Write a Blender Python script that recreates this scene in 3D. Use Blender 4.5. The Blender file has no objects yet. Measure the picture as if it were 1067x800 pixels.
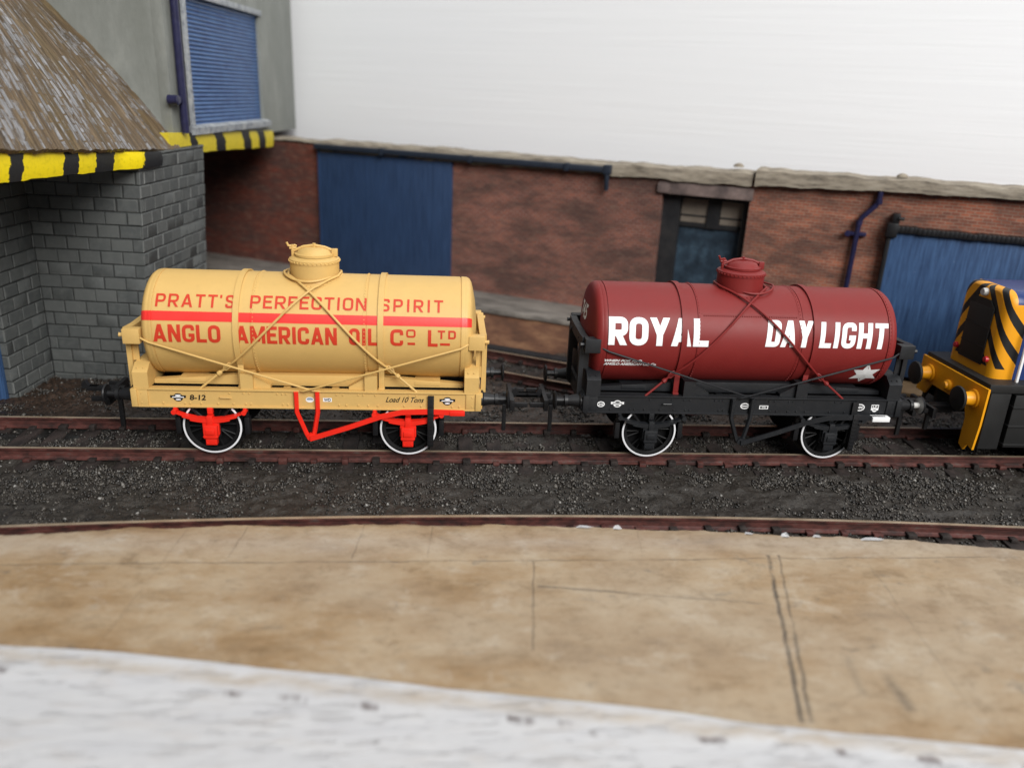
import bpy, bmesh, math, random
import numpy as np
from mathutils import Vector, Matrix
from math import sin, cos, pi, radians, sqrt, atan2

# ------------------------------------------------------------------ scene
# 1 unit = 1 cm of the model railway
S = bpy.context.scene
S.unit_settings.system = 'METRIC'
S.unit_settings.scale_length = 0.01
COL = S.collection
random.seed(7)
RNG = np.random.default_rng(11)

# ------------------------------------------------------------------ materials
class Mat:
    def __init__(s, name):
        s.m = bpy.data.materials.new(name); s.m.use_nodes = True
        s.nt = s.m.node_tree; s.N = s.nt.nodes; s.L = s.nt.links
        s.b = s.N['Principled BSDF']
    def node(s, t, **kw):
        n = s.N.new(t)
        for k, v in kw.items():
            if k.startswith('i_'):
                n.inputs[k[2:].replace('_', ' ')].default_value = v
            else:
                setattr(n, k, v)
        return n
    def link(s, a, b): s.L.new(a, b)
    def coord(s, scale=(1, 1, 1), kind='Object', rot=(0, 0, 0)):
        tc = s.node('ShaderNodeTexCoord'); mp = s.node('ShaderNodeMapping')
        mp.inputs['Scale'].default_value = scale; mp.inputs['Rotation'].default_value = rot
        s.link(tc.outputs[kind], mp.inputs['Vector']); return mp.outputs['Vector']
    def noise(s, vec, scale=1, detail=4, rough=.55, dist=0):
        n = s.node('ShaderNodeTexNoise'); n.inputs['Scale'].default_value = scale
        n.inputs['Detail'].default_value = detail; n.inputs['Roughness'].default_value = rough
        n.inputs['Distortion'].default_value = dist
        s.link(vec, n.inputs['Vector']); return n.outputs['Fac']
    def ramp(s, fac, stops):
        r = s.node('ShaderNodeValToRGB'); e = r.color_ramp.elements
        while len(e) < len(stops): e.new(.5)
        for el, (p, c) in zip(e, stops):
            el.position = p; el.color = (c[0], c[1], c[2], 1) if hasattr(c, '__len__') else (c, c, c, 1)
        s.link(fac, r.inputs['Fac']); return r.outputs['Color']
    def mix(s, fac, a, b, mode='MIX'):
        n = s.node('ShaderNodeMix'); n.data_type = 'RGBA'; n.blend_type = mode
        for sock, v in ((n.inputs[0], fac), (n.inputs[6], a), (n.inputs[7], b)):
            if isinstance(v, bpy.types.NodeSocket): s.link(v, sock)
            elif hasattr(v, '__len__'): sock.default_value = (v[0], v[1], v[2], 1)
            else: sock.default_value = v
        return n.outputs[2]
    def math(s, op, a, b=0.0, clamp=False):
        n = s.node('ShaderNodeMath'); n.operation = op; n.use_clamp = clamp
        for sock, v in ((n.inputs[0], a), (n.inputs[1], b)):
            if isinstance(v, bpy.types.NodeSocket): s.link(v, sock)
            else: sock.default_value = v
        return n.outputs[0]
    def node_y(s):
        tc = s.node('ShaderNodeTexCoord'); sp = s.node('ShaderNodeSeparateXYZ'); s.link(tc.outputs['Object'], sp.inputs[0]); return sp.outputs[1]
    def bump(s, h, strength=.3, dist=.02, normal=None):
        n = s.node('ShaderNodeBump'); n.inputs['Strength'].default_value = strength
        n.inputs['Distance'].default_value = dist
        s.link(h, n.inputs['Height'])
        if normal is not None: s.link(normal, n.inputs['Normal'])
        return n.outputs['Normal']
    def out(s, color=None, rough=None, normal=None, spec=None):
        for k, v in (('Base Color', color), ('Roughness', rough), ('Normal', normal), ('Specular IOR Level', spec)):
            if v is None: continue
            if isinstance(v, bpy.types.NodeSocket): s.link(v, s.b.inputs[k])
            elif hasattr(v, '__len__'): s.b.inputs[k].default_value = (v[0], v[1], v[2], 1)
            else: s.b.inputs[k].default_value = v
        return s.m

def paint(name, col, rough=.45, var=.08, spec=.4, grain=.25, wear=None):
    """model paint: faint mottling, fine orange-peel bump, optional dust"""
    m = Mat(name); v = m.coord()
    n1 = m.noise(v, 3.0, 5); n2 = m.noise(v, 45, 3)
    c = m.mix(n1, [x*(1-var) for x in col], [min(1, x*(1+var)) for x in col])
    if wear:
        f = m.ramp(m.noise(v, 9, 6, .7), [(.55, 0), (.75, 1)])
        c = m.mix(m.math('MULTIPLY', f, wear[1]), c, wear[0])
    r = m.math('ADD', m.math('MULTIPLY', n1, .16), rough-.08)
    return m.out(c, r, m.bump(n2, grain, .006), spec)

M = {}
M['cream'] = paint('cream_paint', (.60, .385, .128), .50, .06, wear=((.42, .27, .10), .22))
M['cream_letter'] = paint('red_lettering', (.54, .036, .012), .5, .12)
M['cream_stripe'] = paint('red_band', (.74, .035, .028), .36, .05)
M['maroon'] = paint('maroon_paint', (.185, .017, .0155), .50, .09, spec=.3, wear=((.15, .024, .018), .35))
M['maroon_dark'] = paint('maroon_rod_paint', (.25, .022, .02), .45, .07)
M['white'] = paint('white_lettering', (.82, .82, .82), .5, .04)
M['chassis_black'] = paint('chassis_black', (.011, .012, .014), .45, .25, .4, wear=((.045, .042, .04), .3))
M['black'] = paint('black_plastic', (.008, .008, .009), .42, .2)
M['bright_red'] = paint('signal_red', (.78, .022, .010), .42, .07)
M['tyre'] = paint('white_wheel_rim', (.78, .78, .80), .4, .04)
M['wheel'] = paint('wheel_black', (.006, .006, .0065), .55, .2, .25)
M['loco_yellow'] = paint('loco_yellow', (.76, .32, .008), .40, .06)
M['loco_black'] = paint('loco_black', (.012, .012, .012), .5, .2)
M['loco_blue'] = paint('loco_blue', (.012, .032, .13), .35, .1)
M['steel'] = paint('bright_steel', (.45, .44, .42), .3, .1)
M['lamp_red'] = paint('lamp_red', (.5, .02, .03), .3, .05)
M['grey_mark'] = paint('grey_mark', (.25, .32, .40), .5, .1)

def brick_far():
    m = Mat('printed_brick'); tc = m.node('ShaderNodeTexCoord')
    uv = tc.outputs['UV']; ob = tc.outputs['Object']
    b = m.node('ShaderNodeTexBrick')
    b.inputs['Scale'].default_value = 1; b.inputs['Brick Width'].default_value = .23
    b.inputs['Row Height'].default_value = .090; b.inputs['Mortar Size'].default_value = .012
    b.inputs['Mortar Smooth'].default_value = .3; b.inputs['Bias'].default_value = 0
    b.inputs['Color1'].default_value = (.31, .105, .062, 1); b.inputs['Color2'].default_value = (.185, .066, .045, 1)
    b.inputs['Mortar'].default_value = (.27, .185, .145, 1)
    wob = m.node('ShaderNodeTexNoise'); wob.inputs['Scale'].default_value = 1.2
    m.link(uv, wob.inputs['Vector'])
    mv = m.node('ShaderNodeVectorMath'); mv.operation = 'MULTIPLY_ADD'
    m.link(wob.outputs['Color'], mv.inputs[0]); mv.inputs[1].default_value = (.06, .06, 0); m.link(uv, mv.inputs[2])
    m.link(mv.outputs[0], b.inputs['Vector'])
    col = b.outputs['Color']
    sep = m.node('ShaderNodeSeparateXYZ'); m.link(ob, sep.inputs[0])
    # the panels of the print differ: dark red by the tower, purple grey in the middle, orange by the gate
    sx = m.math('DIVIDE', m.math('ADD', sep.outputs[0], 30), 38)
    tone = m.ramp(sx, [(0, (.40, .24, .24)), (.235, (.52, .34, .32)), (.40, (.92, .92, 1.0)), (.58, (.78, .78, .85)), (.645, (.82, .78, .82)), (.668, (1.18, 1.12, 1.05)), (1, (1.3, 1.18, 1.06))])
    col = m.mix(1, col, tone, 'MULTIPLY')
    mp = m.node('ShaderNodeMapping'); mp.inputs['Scale'].default_value = (.42, 1, 1.25); m.link(ob, mp.inputs[0])
    g = m.ramp(m.noise(mp.outputs[0], 1.0, 8, .68, .3), [(.40, 0), (.60, 1)])
    col = m.mix(m.math('MULTIPLY', g, .74), col, (.050, .034, .030))
    g2 = m.ramp(m.noise(mp.outputs[0], 6, 4, .6), [(.5, 0), (.8, 1)])
    col = m.mix(m.math('MULTIPLY', g2, .5), col, (.24, .15, .11))
    mp2 = m.node('ShaderNodeMapping'); mp2.inputs['Scale'].default_value = (.8, 1, 7); m.link(ob, mp2.inputs[0])
    g3 = m.ramp(m.noise(mp2.outputs[0], 1.4, 5, .65), [(.50, 0), (.66, 1)])
    col = m.mix(m.math('MULTIPLY', g3, .28), col, (.055, .04, .037))
    return m.out(col, .82, m.bump(b.outputs['Fac'], -.25, .02), .25)
M['brick_far'] = brick_far()

def block(name, c1, c2, dust):
    m = Mat(name); v = m.coord(); g = m.node('ShaderNodeNewGeometry')
    c = m.mix(g.outputs['Random Per Island'], c1, c2); n = m.noise(v, 5, 6, .65); n2 = m.noise(v, 40, 4, .7)
    c = m.mix(m.math('MULTIPLY', m.ramp(n, [(.45, 0), (.7, 1)]), .5), c, dust)
    sp = m.ramp(m.noise(v, 13, 2, .5), [(.79, 0), (.81, 1)])
    c = m.mix(m.math('MULTIPLY', sp, .6), c, (.45, .46, .45))
    return m.out(c, .6, m.bump(n2, .5, .02), .4)
M['block_face'] = block('block_face', (.066, .071, .070), (.098, .103, .099), (.125, .129, .123))
M['block_edge'] = block('block_drybrushed_edge', (.085, .09, .088), (.14, .145, .14), (.19, .19, .185))
M['block_joint'] = block('block_joint', (.028, .030, .029), (.034, .036, .035), (.06, .06, .058))
def stone(name, c1, c2, c3, sc=(1, 1, 1), s=2, rough=.8, bump=.5):
    m = Mat(name); v = m.coord(sc)
    n = m.noise(v, s, 8, .65); n2 = m.noise(v, s*9, 5, .65)
    c = m.ramp(n, [(.3, c1), (.5, c2), (.7, c3)])
    c = m.mix(m.math('MULTIPLY', n2, .55), c, [x*.55 for x in c2])
    return m.out(c, rough, m.bump(n2, bump, .03), .25)
M['coping'] = stone('stone_coping', (.07, .06, .05), (.31, .265, .205), (.46, .41, .33), (.5, 1, 2.6), 3.2)
M['dock_top'] = stone('dock_stone', (.06, .055, .05), (.19, .17, .15), (.30, .27, .235), (.45, 1.6, 1), 2.2)
M['dock_face'] = stone('dock_brick_soot', (.035, .022, .016), (.13, .06, .035), (.26, .14, .075), (.5, 1, 1.6), 2.0)
M['step'] = stone('tan_step', (.20, .12, .06), (.40, .26, .14), (.5, .36, .22), (1, 1, 1), 2)
M['lintel'] = stone('stained_lintel', (.05, .04, .04), (.16, .12, .11), (.27, .20, .18), (1, 1, 1), 1.6)
M['render'] = stone('grey_render', (.19, .20, .18), (.235, .245, .225), (.29, .30, .275), (1, 1, .45), 1.1, .62, .22)
M['sill'] = stone('flaking_sill', (.12, .13, .15), (.36, .38, .40), (.55, .55, .52), (1, 1, 1), 4, .6, .9)

def blue(name, c, dark, vs=(14, 14, .8), rough=.5):
    m = Mat(name); v = m.coord(vs); w = m.coord()
    n = m.noise(v, 1, 6, .7); k = m.noise(w, .8, 5, .6)
    col = m.mix(m.ramp(n, [(.36, 0), (.62, 1)]), dark, c); col = m.mix(m.math('MULTIPLY', k, .35), col, [x*1.9 for x in c])
    sp = m.ramp(m.noise(w, 22, 2, .5), [(.76, 0), (.80, 1)])
    col = m.mix(m.math('MULTIPLY', sp, .5), col, (.4, .42, .45))
    return m.out(col, rough, m.bump(n, .35, .02), .4)
M['blue_door'] = blue('blue_door_paint', (.022, .046, .104), (.011, .024, .058))
M['blue_gate'] = blue('blue_gate_paint', (.040, .088, .190), (.008, .021, .062), (13, 13, .8))
M['navy'] = blue('navy_gloss', (.016, .016, .050), (.008, .008, .026), (5, 5, 5), .3)
M['gutter'] = blue('dark_gutter', (.016, .022, .035), (.01, .014, .022), (5, 5, 5), .45)
M['shutter'] = blue('shutter_blue', (.05, .11, .24), (.022, .050, .15), (1.5, 1.5, 5), .35)
M['glass_dim'] = stone('dusty_dark_door', (.012, .018, .026), (.028, .045, .065), (.06, .10, .14), (1.6, 1, 1.3), 1.5, .4, .1)
M['pane'] = stone('dirty_pane', (.16, .135, .11), (.22, .185, .15), (.26, .23, .19), (1, 1, 1), 1.2, .4, .1)
M['dark_wood'] = stone('dark_timber', (.010, .010, .012), (.02, .02, .022), (.035, .033, .033), (1, 1, 1), 2, .6, .3)

def hazard(name, cuts, lean, yellow):
    """hand-painted bands along local y: cuts lists where the colour changes, yellow first"""
    m = Mat(name); tc = m.node('ShaderNodeTexCoord'); sep = m.node('ShaderNodeSeparateXYZ')
    m.link(tc.outputs['Object'], sep.inputs[0])
    nz = m.noise(tc.outputs['Object'], 4.5, 4, .6)
    a = m.math('ADD', sep.outputs[1], m.math('MULTIPLY', m.math('SUBTRACT', sep.outputs[2], 5.6), lean))
    a = m.math('ADD', a, m.math('MULTIPLY', m.math('SUBTRACT', nz, .5), .38))
    f = None; black = False
    for c in cuts:
        g = m.math('GREATER_THAN', a, c)
        g = m.math('MULTIPLY', g, -1 if black else 1)
        f = g if f is None else m.math('ADD', f, g); black = not black
    n2 = m.noise(tc.outputs['Object'], 9, 5, .7)
    y = m.mix(m.math('MULTIPLY', m.ramp(n2, [(.5, 0), (.75, 1)]), .5), yellow, [x*.5 for x in yellow])
    c = m.mix(f, y, (.012, .012, .012))
    return m.out(c, .5, m.bump(n2, .4, .02), .35)
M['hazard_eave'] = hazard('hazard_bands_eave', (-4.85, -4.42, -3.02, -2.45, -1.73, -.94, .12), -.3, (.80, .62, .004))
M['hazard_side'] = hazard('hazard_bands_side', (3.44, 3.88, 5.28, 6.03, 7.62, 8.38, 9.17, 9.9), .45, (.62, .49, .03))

def wasp():
    """yellow nose with black bands falling away from the centre line and wrapping on to the flanks"""
    m = Mat('wasp_stripes'); tc = m.node('ShaderNodeTexCoord'); sep = m.node('ShaderNodeSeparateXYZ'); m.link(tc.outputs['Object'], sep.inputs[0])
    ay = m.math('ABSOLUTE', sep.outputs[1]); ax = m.math('MAXIMUM', m.math('SUBTRACT', sep.outputs[0], .30), 0)
    a = m.math('ADD', m.math('ADD', sep.outputs[2], m.math('MULTIPLY', ay, 1.35)), m.math('MULTIPLY', ax, 1.0))
    f = m.math('GREATER_THAN', m.math('FRACT', m.math('DIVIDE', m.math('ADD', a, .06), .60)), .56)
    f = m.math('MULTIPLY', f, m.math('GREATER_THAN', sep.outputs[2], 2.13)); f = m.math('MULTIPLY', f, m.math('GREATER_THAN', ay, .03))
    n = m.noise(tc.outputs['Object'], 30, 3)
    return m.out(m.mix(f, (.76, .32, .008), (.010, .010, .010)), .42, m.bump(n, .2, .006), .4)
M['wasp_stripes'] = wasp()

def roof_mat():
    m = Mat('flaking_roof'); tc = m.node('ShaderNodeTexCoord'); uv = tc.outputs['UV']
    def mp(s):
        n = m.node('ShaderNodeMapping'); n.inputs['Scale'].default_value = s; m.link(uv, n.inputs[0]); return n.outputs[0]
    base = m.ramp(m.noise(mp((9, .8, 1)), 1, 7, .65), [(.3, (.024, .016, .008)), (.5, (.095, .060, .027)), (.68, (.17, .12, .065))])
    og = m.ramp(m.noise(mp((1, .35, 1)), .9, 3), [(.5, 0), (.68, 1)])
    base = m.mix(m.math('MULTIPLY', og, .5), base, (.10, .066, .016))
    # pale flakes, cut into oblongs lying along the strips
    br = m.node('ShaderNodeTexBrick'); n = m.node('ShaderNodeMapping'); n.inputs['Rotation'].default_value = (0, 0, pi/2); m.link(uv, n.inputs[0])
    m.link(n.outputs[0], br.inputs['Vector']); br.inputs['Scale'].default_value = 1
    br.inputs['Brick Width'].default_value = .40; br.inputs['Row Height'].default_value = .155; br.inputs['Mortar Size'].default_value = .02
    br.inputs['Color1'].default_value = (0, 0, 0, 1); br.inputs['Color2'].default_value = (1, 1, 1, 1); br.inputs['Mortar'].default_value = (.2, .2, .2, 1)
    br.inputs['Bias'].default_value = -.1
    big = m.noise(mp((.55, .3, 1)), 1.0, 3); fine = m.noise(mp((7, 2.2, 1)), 1.6, 5, .7)
    s = m.math('ADD', m.math('MULTIPLY', m.math('SUBTRACT', br.outputs['Color'], .5), .28), m.math('ADD', m.math('MULTIPLY', big, .65), m.math('MULTIPLY', fine, .6)))
    f = m.ramp(s, [(.60, 0), (.72, 1)])
    pale = m.mix(fine, (.11, .105, .10), (.31, .31, .325))
    c = m.mix(f, base, pale)
    h = m.math('ADD', m.noise(mp((16, 2.2, 1)), 1, 4), m.math('MULTIPLY', f, .5))
    return m.out(c, .40, m.bump(h, .9, .04), .5)
M['roof'] = roof_mat()

def ground_mat():
    m = Mat('sooty_ballast'); v = m.coord()
    n = m.noise(v, 1.2, 6, .6); n2 = m.noise(v, 14, 5, .7); st = m.noise(m.coord((.35, 3, 1)), 2, 5, .6)
    c = m.ramp(n2, [(.30, (.007, .0065, .006)), (.52, (.025, .0215, .018)), (.74, (.065, .056, .047))])
    c = m.mix(m.math('MULTIPLY', n, .45), c, (.034, .026, .018))
    c = m.mix(m.math('MULTIPLY', m.ramp(st, [(.5, 0), (.7, 1)]), .5), c, (.048, .044, .038))
    sp_ = m.node('ShaderNodeSeparateXYZ'); m.link(v, sp_.inputs[0])     # ground turns near-black towards the left, behind the track centre
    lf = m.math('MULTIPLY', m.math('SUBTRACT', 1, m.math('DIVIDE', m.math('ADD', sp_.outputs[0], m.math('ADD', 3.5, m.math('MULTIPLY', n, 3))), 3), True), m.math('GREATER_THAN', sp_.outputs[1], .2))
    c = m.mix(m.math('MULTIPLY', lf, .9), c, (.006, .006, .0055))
    # rust and brown towards the siding
    sep = m.node('ShaderNodeSeparateXYZ'); m.link(v, sep.inputs[0])
    back = m.ramp(m.math('DIVIDE', m.math('SUBTRACT', sep.outputs[1], .9), 3), [(0, 0), (.5, 1)])
    c = m.mix(m.math('MULTIPLY', back, m.ramp(n2, [(.35, 0), (.6, .55)])), c, (.085, .045, .026))
    return m.out(c, m.math('ADD', m.math('MULTIPLY', n2, .4), .24), m.bump(n2, .8, .04), .5)
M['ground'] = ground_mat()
def stones_mat():
    m = Mat('ballast_stone'); g = m.node('ShaderNodeNewGeometry'); 
    c = m.ramp(g.outputs['Random Per Island'], [(0, (.010, .009, .008)), (.5, (.030, .026, .022)), (.80, (.062, .054, .045)), (.97, (.105, .096, .084)), (1, (.28, .27, .25))])
    return m.out(c, .36, None, .5)
M['stones'] = stones_mat()
def rail_side():
    m = Mat('rusty_rail_side'); v = m.coord((.8, 1, 2)); n = m.noise(v, 3, 7, .7)
    c = m.ramp(n, [(.30, (.014, .010, .009)), (.45, (.050, .019, .016)), (.57, (.098, .032, .026)), (.68, (.085, .062, .053))])
    return m.out(c, .55, m.bump(n, .5, .02), .4)
M['rail_side'] = rail_side()
def rail_top():
    m = Mat('worn_rail_top'); v = m.coord((.6, 1, 1)); n = m.noise(v, 2.5, 5)
    c = m.ramp(n, [(.3, (.22, .165, .11)), (.6, (.42, .33, .235)), (.8, (.30, .18, .11))])
    r = m.b.inputs['Metallic']; r.default_value = .35
    return m.out(c, .38, None, .5)
M['rail_top'] = rail_top()
M['sleeper'] = stone('sooty_sleeper', (.012, .010, .009), (.03, .024, .022), (.06, .045, .04), (1, .4, 1), 4, .6, .5)

def platform_mat():
    m = Mat('weathered_card_surface'); v = m.coord()
    w = m.coord((.55, 1.1, 1)); n = m.noise(w, .9, 9, .70); st = m.noise(m.coord((.5, 5, 1)), 1.5, 6, .65); n2 = m.noise(m.coord((.9, 1.3, 1)), 4.5, 8, .76); big = m.noise(m.coord((.3, .5, 1)), .7, 3)
    c = m.ramp(n, [(.28, (.150, .088, .040)), (.41, (.265, .172, .088)), (.52, (.325, .235, .142)), (.60, (.36, .275, .18)), (.74, (.41, .335, .24))])
    c = m.mix(m.math('MULTIPLY', m.ramp(big, [(.44, 0), (.60, 1)]), .35), c, (.35, .295, .225))
    mid = m.noise(m.coord((.7, 1.0, 1)), 1.6, 7, .72, .35)
    c = m.mix(m.math('MULTIPLY', m.ramp(mid, [(.30, 1), (.45, 0)]), .6), c, (.155, .098, .048))
    c = m.mix(m.math('MULTIPLY', m.ramp(mid, [(.55, 0), (.67, 1)]), .55), c, (.43, .37, .29))
    edge_ = m.math('SUBTRACT', 1, m.math('DIVIDE', m.math('ABSOLUTE', m.math('ADD', m.node_y(), 4.75)), .55), True)
    c = m.mix(m.math('MULTIPLY', edge_, m.math('MULTIPLY', mid, .75)), c, (.42, .375, .325))
    c = m.mix(m.math('MULTIPLY', m.ramp(st, [(.54, 0), (.72, 1)]), .16), c, (.15, .095, .05))
    c = m.mix(m.math('MULTIPLY', m.ramp(st, [(.30, 1), (.44, 0)]), .12), c, (.40, .35, .28))
    c = m.mix(m.math('MULTIPLY', m.ramp(n2, [(.50, 0), (.68, 1)]), .45), c, (.17, .12, .07))
    spots = m.ramp(m.noise(m.coord((.8, 1.3, 1)), 1.5, 7, .72, .5), [(.60, 0), (.74, 1)])
    c = m.mix(m.math('MULTIPLY', spots, .75), c, (.085, .078, .07))
    grit = m.ramp(m.noise(v, 28, 3, .6), [(.62, 0), (.72, 1)])
    c = m.mix(m.math('MULTIPLY', grit, .35), c, (.09, .07, .05))
    # scored paving joints, filled with dirt: (x1,y1,x2,y2,half width,strength)
    sep = m.node('ShaderNodeSeparateXYZ'); m.link(v, sep.inputs[0]); X, Y = sep.outputs[0], sep.outputs[1]
    jit = m.math('MULTIPLY', m.math('SUBTRACT', m.noise(v, 2.5, 4), .5), .10)
    brk = m.ramp(m.noise(v, 2.0, 4, .6), [(.32, .15), (.55, 1)])
    H = None
    for x1, y1, x2, y2, hw, st in JOINTS:
        L = sqrt((x2-x1)**2+(y2-y1)**2); tx, ty = (x2-x1)/L, (y2-y1)/L
        a = m.math('ADD', m.math('MULTIPLY', m.math('SUBTRACT', X, x1), tx), m.math('MULTIPLY', m.math('SUBTRACT', Y, y1), ty))
        d = m.math('ADD', m.math('MULTIPLY', m.math('SUBTRACT', X, x1), -ty), m.math('MULTIPLY', m.math('SUBTRACT', Y, y1), tx))
        d = m.math('ABSOLUTE', m.math('ADD', d, jit))
        f = m.math('SUBTRACT', 1, m.math('DIVIDE', d, hw), True)
        ends = m.math('MULTIPLY', m.math('GREATER_THAN', a, 0), m.math('LESS_THAN', a, L))
        f = m.math('MULTIPLY', m.math('MULTIPLY', f, ends), m.math('MULTIPLY', brk, st))
        H = f if H is None else m.math('MAXIMUM', H, f)
    c = m.mix(H, c, (.055, .047, .04))
    hh = m.math('SUBTRACT', m.math('MULTIPLY', n2, .5), H)
    return m.out(c, .62, m.bump(hh, .5, .03), .35)
JOINTS = [(8.42, -5.16, 7.36, -9.04, .055, .95), (8.60, -5.16, 8.0, -7.3, .035, .6), (8.0, -7.3, 7.47, -9.05, .05, .7), (4.31, -5.35, 4.06, -7.6, .028, .5),
          (4.30, -6.04, 5.8, -6.26, .035, .65), (5.8, -6.26, 7.8, -6.54, .03, .5), (-7, -5.4, 19, -5.18, .03, .5), (1.4, -4.1, 1.3, -5.25, .025, .35),
          (8.92, -8.15, 8.89, -8.9, .14, .55), (8.6, -7.6, 8.4, -8.6, .10, .3), (10.1, -5.4, 9.7, -9.3, .03, .2), (-1.6, -4.2, -1.9, -7.6, .025, .22), (-.6, -4.2, -.7, -5.2, .02, .3), (2.6, -4.1, 2.55, -5.2, .02, .3), (6.3, -4.3, 6.2, -5.2, .02, .25)]
M['platform'] = platform_mat()

def white_board(name, c, sc, rough=.55, stain=0):
    m = Mat(name); v = m.coord(sc); n = m.noise(v, 1, 6, .6)
    col = m.mix(n, [x*.965 for x in c], c)
    if stain:
        w = m.coord((.5, 1.8, 1)); f = m.ramp(m.noise(w, 1.5, 6, .65, .3), [(.58, 0), (.8, 1)])
        col = m.mix(m.math('MULTIPLY', f, .55), col, (.50, .43, .37))
        f2 = m.ramp(m.noise(m.coord((.45, 2.4, 1)), 1.9, 5, .6), [(.68, 0), (.76, 1)])
        col = m.mix(m.math('MULTIPLY', f2, stain), col, (.12, .075, .06))
    return m.out(col, rough, m.bump(n, .35, .03), .3)
M['backdrop'] = white_board('brushed_white_paint', (.885, .893, .905), (.13, 1, 5))
def front_white():
    m = Mat('chipped_white_paint'); v = m.coord()
    n = m.noise(m.coord((.4, 3, 1)), 1.2, 6, .6); n2 = m.noise(m.coord((.5, 2.0, 1)), 2.2, 6, .65, .3)
    c = m.mix(n, (.43, .43, .445), (.53, .525, .52))
    c = m.mix(m.math('MULTIPLY', m.ramp(n2, [(.52, 0), (.72, 1)]), .5), c, (.44, .405, .375))
    sep = m.node('ShaderNodeSeparateXYZ'); m.link(v, sep.inputs[0]); X, Y = sep.outputs[0], sep.outputs[1]
    nz = m.noise(v, 2.4, 5, .65)
    # chips worn along the lip, showing brown board
    d = m.math('ABSOLUTE', m.math('ADD', m.math('ADD', Y, 8.34), m.math('ADD', m.math('MULTIPLY', m.math('SUBTRACT', X, 0), .160), m.math('MULTIPLY', m.math('SUBTRACT', nz, .5), .25))))
    f = m.math('SUBTRACT', 1, m.math('DIVIDE', d, .09), True)
    f = m.math('MULTIPLY', f, m.ramp(m.noise(m.coord((1.0, .2, 1)), 1.3, 4, .6), [(.53, 0), (.60, 1)]))
    c = m.mix(m.math('MULTIPLY', f, .9), c, (.075, .05, .045))
    # thin buff strip of bare board between the lip and the chips
    d2 = m.math('ADD', m.math('ADD', Y, 8.10), m.math('ADD', m.math('MULTIPLY', X, .170), m.math('MULTIPLY', m.math('SUBTRACT', nz, .5), .35)))
    d2 = m.math('SUBTRACT', 1, m.math('DIVIDE', m.math('ABSOLUTE', d2), .16), True)
    c = m.mix(m.math('MULTIPLY', d2, m.math('MULTIPLY', n2, 1.1)), c, (.33, .26, .18))
    fl = m.ramp(m.noise(m.coord((.7, 4, 1)), 2.6, 7, .7), [(.55, 0), (.66, 1)])
    c = m.mix(m.math('MULTIPLY', fl, .12), c, (.36, .33, .31))
    g = m.ramp(m.noise(m.coord((1.2, 2.2, 1)), 1.6, 3, .5), [(.69, 0), (.75, 1)])
    c = m.mix(m.math('MULTIPLY', g, .6), c, (.19, .175, .17))
    return m.out(c, .5, m.bump(m.math('ADD', n2, m.math('MULTIPLY', fl, -.4)), .6, .05), .3)
M['front_white'] = front_white()

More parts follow.
